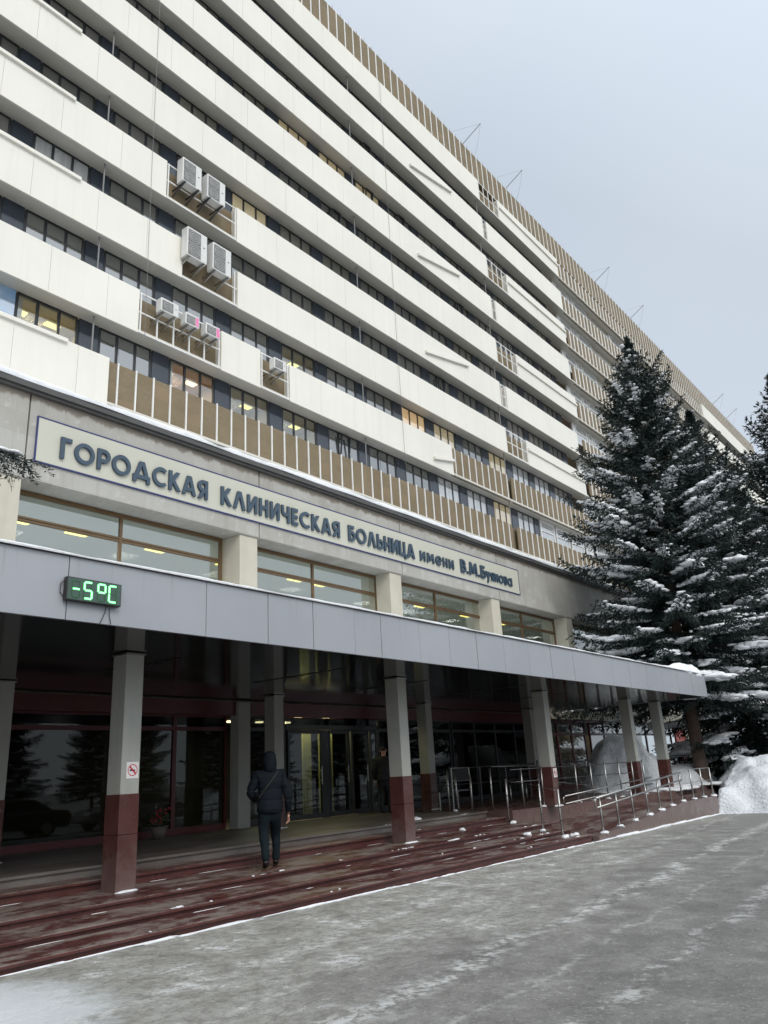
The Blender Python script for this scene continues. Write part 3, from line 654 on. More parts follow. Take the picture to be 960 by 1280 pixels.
# ------------------------------------------------------------------ tower
TW = thing('hospital_tower', 'long nine-band hospital tower with white cladding strips and brown roof fascia', 'building', (40, 28, 0))
ZK = [13.9+3.255*k for k in range(9)]; TX0, TX1 = -8.0, 118.5
B('core_wall', 'brown', TW, (TX0, TX1, 25.2, 36, 9, 43.9))
for k, z in enumerate(ZK): B('floor_slab', 'soffit', TW, (TX0, TX1, 21.72, 22.595, z, z+.10))
B('lower_slab', 'soffit', TW, (TX0, TX1, 21.75, 22.595, 10.64, 10.74))
for z in ZK: B('parapet_wall', 'brown', TW, (TX0, 53.9, 22.05, 22.14, z+.102, z+1.62))
# white cladding bands
def cladding(z, xa, xb, y=21.70, step=(1.9, 2.6)):
    m = MB(); x = xa; r_ = random.Random(int(z*100+xa))
    while x < xb-.01:
        x2 = min(xb, x + r_.uniform(*step))
        if xb-x2 < .6: x2 = xb
        m.box(x+.005, x2-.005, y, y+.035, z-.03, z+1.73); x = x2
    m.box(xa, xa+.03, y+.036, y+.36, z+.1, z+1.72); m.box(xb-.03, xb, y+.036, y+.36, z+.1, z+1.72)
    m.box(xa, xb, y-.015, y+.06, z-.055, z-.031)
    return m.build('cladding_band', 'white_panel', TW)
def battens(z, xa, xb, zt=1.68, y=21.78, wd=.055):
    m = MB(); m.box(xa, xb, y+.03, y+.10, z-.04, z+zt); 
    p = m.build('brown_parapet', 'brown', TW)
    m = MB(); x = xa+.35
    while x < xb: m.box(x, x+wd, y-.02, y+.028, z-.02, z+zt+.03); x += .732
    m.build('batten', 'batten', p)
def gapframe(z, xa, xb, n=4):
    m = MB()
    for i in range(n+1): x = xa+.06+(xb-xa-.12)*i/n; m.box(x-.025, x+.025, 21.70, 21.75, z, z+1.66)
    m.box(xa, xb, 21.705, 21.745, z+.80, z+.85); m.box(xa, xb, 21.707, 21.743, z-.02, z+.03)
    m.box(xa, xb, 21.705, 21.745, z+1.6, z+1.65)
    return m.build('gap_frame', 'batten', TW)
ends = [54.0, 51.8, 53.4, 53.1, 53.8, 53.5, 53.7, 54.0, 54.1]
for k, z in enumerate(ZK):
    segs = []
    if k == 0: segs = [(TX0, 13.35)]; battens(z, 13.37, 41.3); battens(z, 41.9, 56.0)
    elif k == 1: segs = [(TX0, 14.40), (18.25, 20.37), (22.1, 34.95)]; battens(z, 34.97, 41.4); battens(z, 41.8, 54.0)
    elif k == 2: segs = [(TX0, 16.24), (19.08, 41.7), (44.4, ends[k])]
    elif k == 3: segs = [(TX0, 15.36), (19.02, 41.5), (42.3, ends[k])]
    else: segs = [(TX0, 41.6), (44.4 if k % 2 == 0 else 42.2, ends[k])]
    for a_, b_ in segs: cladding(z, a_, b_)
    if k >= 2: gapframe(z, 41.6, 44.4 if k % 2 == 0 else 42.2, 4 if k % 2 == 0 else 1)
# rain lips on the bands
lips = []
for k in (0, 2, 3, 4): z = ZK[k]; lips.append(MB().box(TX0, (11.75, 0, 11.75, 11.3, 11.3)[k], 21.60, 21.71, z+1.62, z+1.75))
for k in (2, 4, 6, 8): z = ZK[k]; lips.append(MB().box(44.45, ends[k], 21.59, 21.71, z+1.0, z+1.16))
for k, xa, xb in ((7, 32.9, 37.6), (5, 33.0, 37.6), (3, 33.0, 37.6), (1, 33.0, 34.9)):
    z = ZK[k]; lips.append(MB().bar((xa, 21.62, z+.42), (xb, 21.62, z+.42+(xb-xa)*.2), .14, .16))
for b_ in lips: b_.build('rain_lip', 'white_panel', TW)
gapframe(ZK[3], 15.38, 19.0, 1); gapframe(ZK[1], 14.42, 18.2, 5); gapframe(ZK[1], 20.4, 22.05, 1)
m = MB(); m.box(18.9, 18.95, 21.70, 21.75, ZK[2], ZK[2]+1.66); m.box(18.2, 19.05, 21.705, 21.745, ZK[2]+.8, ZK[2]+.85); m.box(16.26, 19.05, 21.707, 21.743, ZK[2]-.02, ZK[2]+.03); m.build('gap_frame', 'batten', TW)
# roof fascia
m = MB(); m.box(TX0, TX1, 21.86, 22.6, 41.75, 44.05); m.build('roof_fascia', 'brown', TW)
m = MB(); x = TX0+.2; q = MB()
while x < TX1: m.box(x, x+.07, 21.82, 21.858, 41.75, 44.1); q.tube([(x+.03, 22.1, 44.0), (x+.03, 22.1, 44.75)], .012, 4); x += .732
m.build('roof_battens', 'batten', TW)['kind'] = 'stuff'; q.build('roof_pins', 'grey_cable', TW)['kind'] = 'stuff'
B('fascia_shadow_gap', 'frame_dark', TW, (54.2, 92, 21.9, 22.5, 41.62, 41.745))
# rods between bands and hanging cables
for k in range(8):
    for x in (12.8, 27.5, 41.5): m = MB(); m.tube([(x, 21.95, ZK[k]+1.5), (x, 21.95, ZK[k+1]+.0)], .03, 6); m.build('drain_rod', 'grey_cable', TW)
for x, zb in ((14.63, 16.9), (30.3, 16.4)): m = MB(); m.tube([(x, 21.66, 42), (x, 21.665, zb+8), (x+.03, 21.66, zb)], .008, 5); m.build('hanging_cable', 'grey_cable', TW)
# windows: three panes and one slate spandrel per bay
lit = {(0, 0): 'pane_warm', (0, -1): 'pane_blue', (0, 2): 'pane_warm', (0, 3): 'pane_cream', (0, 4): 'pane_cream', (1, 4): 'pane_cream', (1, 7): 'pane_warm', (1, 10): 'pane_cream', (0, 10): 'pane_cream', (1, 8): 'pane_cream', (3, 3): 'pane_cream', (2, 0): 'pane_light', (5, 4): 'pane_cream', (5, 5): 'pane_cream', (5, 6): 'pane_cream', (0, 8): 'pane_light', (0, 9): 'pane_light', (0, 11): 'pane_light', (0, 12): 'pane_light', (1, 11): 'pane_light', (1, 12): 'pane_light', (-1, 8): 'pane_light', (-1, 9): 'pane_light', (-1, 10): 'pane_light'}
def bay_mesh(dz):
    fr = MB(); y0 = 22.44
    fr.box(0, 2.14, y0, y0+.06, dz-.07, dz)
    fr.box(0, 2.14, y0, y0+.06, 0, .06)
    for x in (-.05, .66, 1.42, 2.09): fr.box(x, x+.10, y0+.002, y0+.058, .06, dz-.07)
    g = [MB().box(x, x+.66, y0+.025, y0+.035, .06, dz-.07) for x in (.05, .76, 1.52)]
    gg = MB()
    for x in (.05, .76, 1.52): gg.box(x, x+(.66 if x < 1.5 else .57), y0+.025, y0+.035, .06, dz-.07)
    return fr, gg
DZ = 3.255-1.60
ROOMS = {(0, 0): 1, (0, 2): 2, (0, 3): 0, (0, 4): 0, (1, 4): 0}
for k_ in ROOMS: lit[k_] = 'glass'
fr, gg = bay_mesh(DZ); fm = fr.mesh('window'); gm = {}
fm.materials.append(MAT['frame_dark'])
cells = []
for k in range(-1, 8):
    z = (ZK[k] if k >= 0 else 10.645)+1.60
    for n_ in range(-3, 15):
        x = 10.35+3.004*n_
        if k == -1 and not 5 <= n_ <= 14: continue
        if k == 0 and n_ >= 12: continue
        if x > 52: continue
        cells.append((math.dist((x, 22.4, z), (0, 0, 1.6)), k, n_, x, z))
cells.sort()
rest_f, rest_g = MB(), {}
vis = [c for c in cells if c[2] >= -1]
for i, (d, k, n_, x, z) in enumerate(vis):
    mt = lit.get((k, n_), 'pane')
    if i < 88:
        o = bpy.data.objects.new('window', fm); col.objects.link(o); o.parent = TW; o.location = (x-40, -28, z)
        if mt not in gm: gm[mt] = gg.mesh('pane'); gm[mt].materials.append(MAT[mt])
        p = bpy.data.objects.new('pane', gm[mt]); col.objects.link(p); p.parent = o
    else:
        for v_, f_ in ((fr, rest_f),):
            b0 = len(f_.v); f_.v += [(a+x, b, c+z) for a, b, c in v_.v]; f_.f += [tuple(b0+q for q in ff) for ff in v_.f]
        if mt == 'pane': mt = random.choice(('pane', 'pane_b', 'pane_c', 'pane_d')) if k > 2 else random.choice(('pane_b', 'pane_c', 'pane_c', 'pane_light', 'pane_d'))
        t_ = rest_g.setdefault(mt, MB()); b0 = len(t_.v); t_.v += [(a+x, b, c+z) for a, b, c in gg.v]; t_.f += [tuple(b0+q for q in ff) for ff in gg.f]
MAT['pane_b'] = pane('grey_blind_glass', [(0, (.10, .10, .095)), (1, (.10, .10, .095))]); MAT['pane_c'] = pane('pale_blind_glass', [(0, (.17, .165, .15)), (1, (.17, .165, .15))]); MAT['pane_d'] = pane('dim_glass', [(0, (.04, .046, .045)), (1, (.04, .046, .045))])
for (k, n_), kind in ROOMS.items():
    x = 10.35+3.004*n_; z = ZK[k]+.3; zt = ZK[k+1]-.02; wm = ('cream_wall', 'warm_wall', 'orange_wall')[kind]
    B('lit_room', wm, TW, (x-.4, x+2.6, 25.0, 25.1, z, zt), (x-.5, x-.41, 22.62, 25.1, z, zt), (x+2.61, x+2.7, 22.62, 25.1, z, zt), (x-.4, x+2.6, 22.62, 24.99, zt-.04, zt))
    for lx, ly in ((.3, 23.3), (1.5, 23.3), (.3, 24.3), (1.5, 24.3)): B('room_lamp', 'lamp_yellow' if kind < 2 else 'lamp_warm', TW, (x+lx, x+lx+.5, ly, ly+.28, zt-.07, zt-.042))
    B('room_shelf', 'beige_stone', TW, (x+1.7, x+2.5, 24.5, 24.98, z, z+2.0)); B('room_curtain', 'white_plastic', TW, (x+.02, x+.30, 22.66, 22.70, z+1.2, zt-.05))
    d = bpy.data.lights.new('room_light', 'AREA'); d.energy = (16, 42, 40)[kind]; d.size = .8; d.color = ((1, .85, .6), (1, .80, .42), (1, .62, .30))[kind]; o = bpy.data.objects.new('room_light', d); col.objects.link(o); o.parent = TW; o.location = (x+1.1-40, 23.7-28, zt-.1)
fo = rest_f.build('window_frames', 'frame_dark', TW); fo['kind'] = 'stuff'
for mt, b_ in rest_g.items():
    o = b_.build('window_panes', mt, TW); o['kind'] = 'stuff'
m = MB(); spm = MB().box(2.2, 2.94, 22.43, 22.47, 0, DZ).mesh('spandrel'); spm.materials.append(MAT['spandrel'])
sp_ = []
for k in range(-1, 8):
    z = (ZK[k] if k >= 0 else 10.645)+1.60
    for n_ in range(-4, 15):
        x = 10.35+3.004*n_
        if x+3 > 54.5: continue
        if (k, n_) == (0, -1): B('blue_blind', 'pane_blue', TW, (x+2.1, x+2.94, 22.43, 22.47, z, z+DZ)); continue
        sp_.append((math.dist((x+2.5, 22.4, z), (0, 0, 1.6)), x, z))
for i, (d, x, z) in enumerate(sorted(sp_)):
    if i < 92: o = bpy.data.objects.new('spandrel', spm); col.objects.link(o); o.parent = TW; o.location = (x-40, -28, z)
    else: m.box(x+2.2, x+2.94, 22.43, 22.47, z, z+DZ)
m.build('far_spandrels', 'spandrel', TW)['kind'] = 'stuff'
for (k, n_, j) in ((7, 2, 1), (5, 6, 1), (5, 7, 1), (6, 0, 1), (4, 5, 1), (4, 9, 1), (6, 9, 1), (2, 8, 1), (0, 5, 1), (6, 6, 1)):
    x = 10.35+3.004*n_+.71*j+.05; z = ZK[k]+1.66; m = MB()                # a tilted-open sash
    for (a_, b_) in (((x, 22.42, z), (x, 22.26, z+1.4)), ((x+.6, 22.42, z), (x+.6, 22.26, z+1.4)), ((x, 22.26, z+1.4), (x+.6, 22.26, z+1.4))): m.bar(a_, b_, .06, .06)
    m.build('open_sash', 'frame_dark', TW)
# section with white joinery and open loggias, partly hidden by the spruce
SC0, SC1 = 54.2, 92.0
for k, z in enumerate(ZK): battens(z, SC0+.2, SC1, 1.66, 21.80, wd=.13)
m = MB(); g = MB()
for k in range(0, 8):
    z = ZK[k]+1.62; zt = ZK[k+1]
    for x0 in np.arange(54.6, 92, 11.6):
        for (a_, b_) in ((0, 2.2), (2.4, 3.3), (3.5, 6.2)):
            xa, xb = x0+a_, x0+b_
            m.box(xa, xa+.12, 22.36, 22.46, z, zt); m.box(xb-.12, xb, 22.36, 22.46, z, zt); m.box(xa+.12, xb-.12, 22.36, 22.46, zt-.14, zt); m.box(xa+.12, xb-.12, 22.36, 22.46, z+.95, z+1.06); m.box(xa+.12, xb-.12, 22.36, 22.46, z, z+.08)
            g.box(xa+.12, xb-.12, 22.40, 22.42, z+.08, zt-.14)
        m.box(x0-.5, x0-.01, 22.38, 22.5, z, zt)
f = m.build('white_window', 'frame_white', TW); f['kind'] = 'stuff'; g = g.build('white_window_pane', 'pane_light', TW); g['kind'] = 'stuff'
for k in range(0, 8):
    for x0 in np.arange(54.6, 92, 11.6): B('loggia_wall', 'soffit', TW, (x0+6.5, x0+10.9, 22.5, 22.59, ZK[k]+1.6, ZK[k+1]))
# white windows on the lowest storeys of the right wing
for z, zt in ((ZK[0]+1.6, ZK[1]), (12.25, 13.9)):
    for xa in (46.3, 48.6, 51.0, 53.4):
        xb = xa+2.1; m = MB(); g = MB()
        m.box(xa, xa+.14, 22.35, 22.45, z, zt); m.box(xb-.14, xb, 22.35, 22.45, z, zt); m.box(xa+.14, xb-.14, 22.35, 22.45, zt-.16, zt); m.box(xa+.14, xb-.14, 22.35, 22.45, z+.9, z+1.0)
        g.box(xa+.14, xb-.14, 22.40, 22.42, z, zt-.16)
        f = m.build('white_window', 'frame_white', TW); g.build('pane', 'pane_light', f)
for k, z in enumerate(ZK): cladding(z, 92.2, 118.3, 21.6, (2.4, 3.2))
for z in ZK[:-1]: B('far_window_strip', 'spandrel', TW, (92.2, 118.3, 22.43, 22.47, z+1.6, z+3.25))
B('end_reveal', 'white_panel', TW, (118.32, 118.6, 21.6, 36, 9, 41.7))

# rooftop wire brackets
for i, (x, lab) in enumerate(((40.3, 'slanted roof bracket with hanging wire, nearest along the fascia'), (46.4, 'slanted roof bracket with hanging wire, second along the fascia'), (63.0, 'slanted roof bracket with wire standing left of the spruce top'), (71.6, 'slanted roof bracket with wire just above the spruce top'), (99.0, 'small slanted roof bracket to the right of the spruce top'), (105.0, 'last small roof bracket near the far end of the fascia'))):
    t = thing('roof_bracket', lab, 'bracket', (x, 22.0, 44.05), 'wire brackets along the tower roof')
    b = MB(); b.tube([(x, 22.2, 43.9), (x+.25, 20.4, 45.15)], .028, 6); b.build('arm', 'grey_cable', t)
    b = MB(); b.tube([(x+.25, 20.4, 45.15), (x+.6, 21.0, 43.9), (x+.8, 21.82, 42.4)], .007, 4); b.tube([(x+.25, 20.4, 45.15), (x-1.0, 22.1, 44.6)], .006, 4); b.build('wire', 'grey_cable', t)

# ------------------------------------------------------------------ air conditioners
def ac_unit(x, z, wdt, hgt, dep, label, fans=2, pink=False, y=21.25, group='air conditioners on the tower'):
    t = thing('air_conditioner', label, 'air conditioner', (x, y, z), group)
    c = B('casing', 'white_plastic', t, (x, x+wdt, y, y+dep, z, z+hgt), bevel=.02)
    gw = wdt*.62
    g = MB(); hh = (hgt-.12)/fans
    for i in range(fans):
        z0 = z+.06+i*hh
        g.box(x+.05, x+.05+gw, y-.012, y-.002, z0, z0+hh-.03)
    gr = g.build('grille', 'grille', t)
    for i in range(fans):
        z0 = z+.06+i*hh+hh/2-.015; r_ = min(gw, hh)*.42; s = MB()
        for rr in (r_, r_*.66, r_*.3): s.tube([(x+.05+gw/2+rr*math.cos(a), y-.018, z0+rr*math.sin(a)) for a in np.linspace(0, 2*math.pi, 20)], .006, 4, False)
        s.build('fan_guard', 'white_plastic', gr)
    if pink: B('sticker', 'pink', t, (x+.08+gw, x+wdt-.03, y-.006, y-.001, z+.06, z+hgt-.06))
    else: B('badge', 'sign_black', t, (x+wdt*.8, x+wdt*.88, y-.006, y-.001, z+hgt*.52, z+hgt*.55))
    for xx in (x+.12, x+wdt-.16): b = MB(); b.bar((xx, y-.05, z-.04), (xx, 22.05, z-.04), .05, .05); b.bar((xx, y+.05, z-.06), (xx, 22.05, z-.32), .05, .05); b.build('bracket', 'dark_steel' if fans == 2 and z > 24 else 'steel', t)
    return t
ac_unit(15.78, 24.50, .95, 1.15, .38, 'tall twin-fan air conditioner on the left in the topmost cladding gap')
ac_unit(17.03, 24.50, .95, 1.15, .38, 'tall twin-fan air conditioner on the right in the topmost cladding gap')
ac_unit(16.10, 21.16, .98, 1.32, .38, 'tall twin-fan air conditioner on the left in the middle cladding gap')
ac_unit(17.38, 21.18, .96, 1.28, .38, 'tall twin-fan air conditioner on the right in the middle cladding gap')
ac_unit(15.02, 18.14, .78, .55, .32, 'small cream air conditioner, leftmost of three above the warm lit windows', 1)
ac_unit(16.13, 18.10, .64, .50, .32, 'small air conditioner with pink sticker, middle of the row of three', 1, True)
ac_unit(17.10, 18.08, .70, .50, .32, 'small air conditioner with pink sticker, rightmost of the row of three', 1, True)
ac_unit(20.75, 18.05, .70, .50, .32, 'small air conditioner alone in a narrow framed gap of the cladding', 1)

# ------------------------------------------------------------------ sign with letters
SG = thing('hospital_sign', 'long cream sign board with blue outline and dark blue raised lettering on concrete', 'sign', (17.5, 14.55, 8.5))
B('board', 'sign_board', SG, (7.43, 27.6, PY-.035, PY-.003, 8.04, 9.0))
B('border', 'navy', SG, (7.40, 27.63, PY-.042, PY-.004, 9.002, 9.03), (7.40, 27.63, PY-.042, PY-.004, 8.01, 8.038), (7.40, 7.428, PY-.0425, PY-.0045, 8.039, 9.001), (27.602, 27.63, PY-.0425, PY-.0045, 8.039, 9.001))
T_ = .185
def ch(c):
    Ls = lambda *a: ('L',)+a; A = lambda *a: ('A',)+a
    V = lambda x: Ls(x, 0, x, 1)
    D = {
    'Г': (.52, [V(.09), Ls(0, .91, .52, .91)]), 'О': (1.0, [A(.5, .5, .41, .41, 0, 360)]),
    'Р': (.62, [V(.09), Ls(.09, .91, .34, .91), Ls(.09, .43, .34, .43), A(.33, .67, .24, .24, -90, 90)]),
    'Д': (.95, [Ls(.17, .2, .44, .98), Ls(.78, .2, .51, .98), Ls(0, .2, .95, .2), Ls(.09, -.08, .09, .2), Ls(.86, -.08, .86, .2)]),
    'С': (.82, [A(.5, .5, .41, .41, 50, 310)]), 'К': (.68, [V(.09), Ls(.14, .44, .54, .98), Ls(.2, .56, .6, .02)]),
    'А': (.84, [Ls(.09, 0, .40, 1), Ls(.75, 0, .44, 1), Ls(.2, .28, .64, .28)]),
    'Я': (.63, [V(.54), Ls(.29, .91, .54, .91), Ls(.29, .45, .54, .45), A(.3, .68, .23, .23, 90, 270), Ls(.1, 0, .36, .45)]),
    'Л': (.82, [Ls(.09, 0, .39, 1), Ls(.73, 0, .43, 1)]), 'И': (.70, [V(.09), V(.61), Ls(.11, .05, .59, .95)]),
    'Н': (.66, [V(.09), V(.57), Ls(.09, .5, .57, .5)]), 'Ч': (.64, [V(.55), Ls(.09, 1, .09, .68), A(.31, .66, .22, .2, 180, 270), Ls(.3, .46, .55, .46)]),
    'Е': (.52, [V(.09), Ls(.09, .91, .5, .91), Ls(.09, .5, .47, .5), Ls(.09, .09, .5, .09)]),
    'Б': (.62, [V(.09), Ls(.09, .91, .54, .91), Ls(.09, .56, .33, .56), Ls(.09, .09, .33, .09), A(.32, .325, .235, .235, -90, 90)]),
    'Ь': (.60, [V(.09), Ls(.09, .58, .33, .58), Ls(.09, .09, .33, .09), A(.32, .335, .245, .245, -90, 90)]),
    'Ц': (.76, [V(.09), V(.57), Ls(.09, .09, .76, .09), Ls(.68, -.18, .68, .1)]),
    'В': (.60, [V(.09), Ls(.09, .91, .3, .91), Ls(.09, .52, .32, .52), Ls(.09, .09, .32, .09), A(.29, .715, .195, .195, -90, 90), A(.31, .305, .215, .215, -90, 90)]),
    'М': (.98, [Ls(.08, 0, .18, 1), Ls(.2, .97, .49, .15), Ls(.78, .97, .49, .15), Ls(.90, 0, .80, 1)]),
    '.': (.22, [Ls(.11, 0, .11, .2)]),
    'у': (.66, [Ls(.06, .98, .34, .2), Ls(.6, .98, .2, -.35)]), 'а': (.86, [A(.42, .48, .34, .40, 0, 360), V(.77)]), 'о': (.9, [A(.45, .5, .37, .41, 0, 360)]),
    'е': (.84, [A(.44, .5, .36, .41, 0, 320), Ls(.1, .5, .8, .5)]), 'м': (.98, [Ls(.08, 0, .16, 1), Ls(.18, .97, .49, .25), Ls(.80, .97, .49, .25), Ls(.90, 0, .82, 1)])}
    D.update({'и': D['И'], 'н': D['Н'], 'я': D['Я'], 'в': D['В']})
    return D[c]
def letter_mb(c, x0, z0, sx, sz):
    wd, st = ch(c); mb = MB(); y1 = PY-.036
    for i, s in enumerate(st):
        y0 = PY-.095-.0015*i; t = T_/2
        if s[0] == 'L':
            a = Vector((s[1]*sx, s[2]*sz)); b = Vector((s[3]*sx, s[4]*sz)); d = (b-a).normalized(); nrm = Vector((-d.y, d.x))*t*sz
            if abs(d.y) > .15 and abs(d.x) > .12 : poly = [(a.x-t*sz*1.05/abs(d.y)*1, a.y), (a.x+t*sz*1.05/abs(d.y), a.y), (b.x+t*sz*1.05/abs(d.y), b.y), (b.x-t*sz*1.05/abs(d.y), b.y)]
            else: poly = [a+nrm, a-nrm, b-nrm, b+nrm]
            poly = [(x0+p[0], z0+p[1]) for p in poly]
            ar = sum(poly[i_][0]*poly[(i_+1) % 4][1]-poly[(i_+1) % 4][0]*poly[i_][1] for i_ in range(4))
            if ar < 0: poly = poly[::-1]
            mb.prism(poly, y0, y1)
        else:
            _, cx, cy, rx, ry, a0, a1 = s; n = max(8, int(abs(a1-a0)/12)); full = abs(a1-a0) >= 360
            o = len(mb.v)
            for j in range(n+1):
                a = R(a0+(a1-a0)*j/n)
                for rr in (-t, t):
                    px = x0+cx*sx+(rx*sx+rr*sz)*math.cos(a); pz = z0+cy*sz+(ry*sz+rr*sz)*math.sin(a)
                    mb.v += [(px, y0, pz), (px, y1, pz)]
            for j in range(n):
                b = o+4*j; mb.f += [(b, b+2, b+6, b+4), (b+2, b+3, b+7, b+6), (b+1, b, b+4, b+5)]
            if not full: mb.f += [(o, o+1, o+3, o+2), (o+4*n, o+4*n+2, o+4*n+3, o+4*n+1)]
    return mb, wd*sx
def word(txt, xa, xb, z0, sz, caps=None, gap=.16):
    ws = []
    for c in txt:
        s = sz*(1.0 if (c.isupper() or c == '.') else .68); ws.append((ch(c)[0], s))
    tot = sum(w_*s for w_, s in ws) + gap*sz*(len(txt)-1); k = (xb-xa)/tot; x = xa
    for c, (w_, s) in zip(txt, ws):
        mb, adv = letter_mb(c, x, z0, s*k, s); mb.build('letter', 'letter', SG); x += adv + gap*sz*k
word('ГОРОДСКАЯ', 7.93, 11.84, 8.22, .48); word('КЛИНИЧЕСКАЯ', 12.27, 16.77, 8.22, .48); word('БОЛЬНИЦА', 17.17, 20.5, 8.23, .48)
word('имени', 20.82, 22.84, 8.25, .50); word('В.М.Буянова', 23.3, 26.97, 8.25, .48, gap=.12)

# ------------------------------------------------------------------ temperature display
TD = thing('temperature_display', 'black LED thermometer panel reading minus five degrees in green on the canopy fascia', 'display', (5.14, 8.35, 3.85))
tx0, tx1, tz0, tz1, ty = 4.78, 5.51, 3.705, 3.985, 8.37
B('casing', 'sign_black', TD, (tx0, tx1, ty, ty+.07, tz0, tz1), bevel=.006)
B('screen', 'display', TD, (tx0+.012, tx1-.012, ty-.004, ty-.001, tz0+.012, tz1-.012))
segdef = {'a': ((0, 1), (1, 1)), 'b': ((1, 1), (1, .5)), 'c': ((1, .5), (1, 0)), 'd': ((0, 0), (1, 0)), 'e': ((0, 0), (0, .5)), 'f': ((0, .5), (0, 1)), 'g': ((0, .5), (1, .5))}
dw, dh, dz0 = .098, .196, tz0+.042
for i, (on, dx) in enumerate((('g', .070), ('afgcd', .225), ('abgf', .405), ('afed', .555))):
    lo, un = MB(), MB()
    for s, (p, q) in segdef.items():
        a = (tx0+dx+p[0]*dw, ty-.008, dz0+p[1]*dh); b = (tx0+dx+q[0]*dw, ty-.008, dz0+q[1]*dh)
        if s in on: lo.bar(Vector(a)*.93+Vector(b)*.07, Vector(a)*.07+Vector(b)*.93, .006, .02) if p[1] == q[1] else lo.box(a[0]-.010, a[0]+.010, ty-.012, ty-.005, min(a[2], b[2])+.006, max(a[2], b[2])-.006)
        else: un.bar(Vector(a)*.9+Vector(b)*.1, Vector(a)*.1+Vector(b)*.9, .004, .012) if p[1] == q[1] else un.box(a[0]-.006, a[0]+.006, ty-.010, ty-.005, min(a[2], b[2])+.01, max(a[2], b[2])-.01)
    d = lo.build('digit', 'led', TD)
    un.build('unlit_segment', 'led_off', d)
b = MB(); b.tube([(5.33, 8.40, 3.71), (5.335, 8.435, 3.62), (5.31, 8.437, 3.55), (5.28, 8.437, 3.49)], .005, 5); b.tube([(5.37, 8.40, 3.71), (5.40, 8.435, 3.6), (5.43, 8.437, 3.49)], .005, 5); b.tube([(4.79, 8.42, 3.95), (4.74, 8.43, 3.9), (4.74, 8.435, 3.8), (4.79, 8.43, 3.74)], .005, 5)
b.build('cable', 'black_cable', TD)

# ------------------------------------------------------------------ no-smoking signs
def nosmoke(x, y, z, s, label, tilt=0, faded=False):
    t = thing('no_smoking_sign', label, 'sign', (x, y, z), 'no smoking signs on the columns')
    p = MB().box(x-s/2, x+s/2, y-.004, y, z-s*.56, z+s*.56).build('plate', 'column_plaster' if faded else 'sign_white', t)
    r = MB(); rr = s*.40; o = 0; n = 28; m_ = 'sign_white' if faded else 'sign_red'
    for j in range(n):
        a = 2*math.pi*j/n
        for q in (rr*.86, rr): r.v.append((x+q*math.cos(a), y-.006, z+q*math.sin(a)))
    for j in range(n): r.f.append((2*j, 2*j+1, (2*j+3) % (2*n), (2*j+2) % (2*n)))
    r.build('ring', m_, t)
    b = MB(); c_ = rr*.9*.7071; b.quad((x-c_-.008, y-.0075, z+c_-.008), (x+c_-.008, y-.0075, z-c_-.008), (x+c_+.008, y-.0075, z-c_+.008), (x-c_+.008, y-.0075, z+c_+.008)); b.build('slash', m_, t)
    b = MB(); b.quad((x-s*.25, y-.0065, z-.012), (x+s*.2, y-.0065, z-.012), (x+s*.2, y-.0065, z+.008), (x-s*.25, y-.0065, z+.008)); b.build('cigarette', 'sign_black', t)
nosmoke(6.96, 10.078, 1.83, .20, 'white no smoking sign with red ring on the nearest column')
nosmoke(19.93, 10.068, 1.36, .2, 'small no smoking sticker on the dark red base of the third front column')
nosmoke(28.6, 10.078, 2.05, .2, 'faded grey no smoking sign on the last column by the snow', faded=True)

# ------------------------------------------------------------------ flower pot by the glazing
FP = thing('flower_pot', 'pot of dark red flowers standing on the landing beside the glazing', 'plant', (11.0, 14.9, .54))
b = MB(); b.tube([(11.0, 14.9, .54), (11.0, 14.9, .78)], [.12, .18], 14); b.build('pot', 'pot', FP, smooth=True)
b = MB(); c = MB()
for i in range(90):
    a = random.uniform(0, 6.28); q = random.uniform(.03, .3); px, py, pz = 11+q*math.cos(a), 14.9+q*.6*math.sin(a), .8+random.uniform(0, .28)
    d = Vector((random.uniform(-1, 1), random.uniform(-1, 1), random.uniform(-.2, 1))).normalized(); e = d.orthogonal().normalized()
    b.quad(*(Vector((px, py, pz))+v_ for v_ in (Vector((0, 0, 0)), d*.06+e*.02, d*.12, d*.06-e*.02)))
    if i % 3 == 0: c.blob((px, py-.02, pz+.05), (.03, .03, .025), i, 7, 4, .3)
b.build('leaf', 'leaf', FP)['kind'] = 'stuff'; c.build('flower', 'flower', FP)['kind'] = 'stuff'

# ------------------------------------------------------------------ snow pile and snow bank
def heightfield(name, x0, x1, y0, y1, fn, nx, ny, mat, parent=None):
    m = MB()
    for j in range(ny+1):
        for i in range(nx+1):
            x = x0+(x1-x0)*i/nx; y = y0+(y1-y0)*j/ny; m.v.append((x, y, fn(x, y)))
    for j in range(ny):
        for i in range(nx):
            a = j*(nx+1)+i; m.f.append((a, a+1, a+nx+2, a+nx+1))
    return m.build(name, mat, parent, smooth=True)
from mathutils import noise as mn
def sm(t): t = max(0, min(1, t)); return t*t*(3-2*t)
def bank(x, y):
    # front face toward the drive; edge follows the ramp end, then runs toward the drive's right side
    if y > 8: e = 26.55 + (y-7.96)*3.1
    else: e = 26.5 + (8-y)*.12 + .5*math.sin(y*.6)
    d = x-e + .35*mn.noise((x*.9, y*.9, 3))
    h = .85*sm(d/1.0) + .65*sm((d-.8)/2.6) 
    return gz(x)-.08 + h*(1+.25*mn.noise((x*.5, y*.5, 0))) + (.20*mn.noise((x*1.6, y*1.6, 5)) + .08*mn.noise((x*3.1, y*3.1, 9)) + .03*mn.noise((x*7, y*7, 2)))*sm(d/.5)
heightfield('snow_bank', 26.0, 50, -8, 14.3, bank, 240, 230, 'bank_snow')
tag(bpy.data.objects['snow_bank'], None, None, kind='structure')
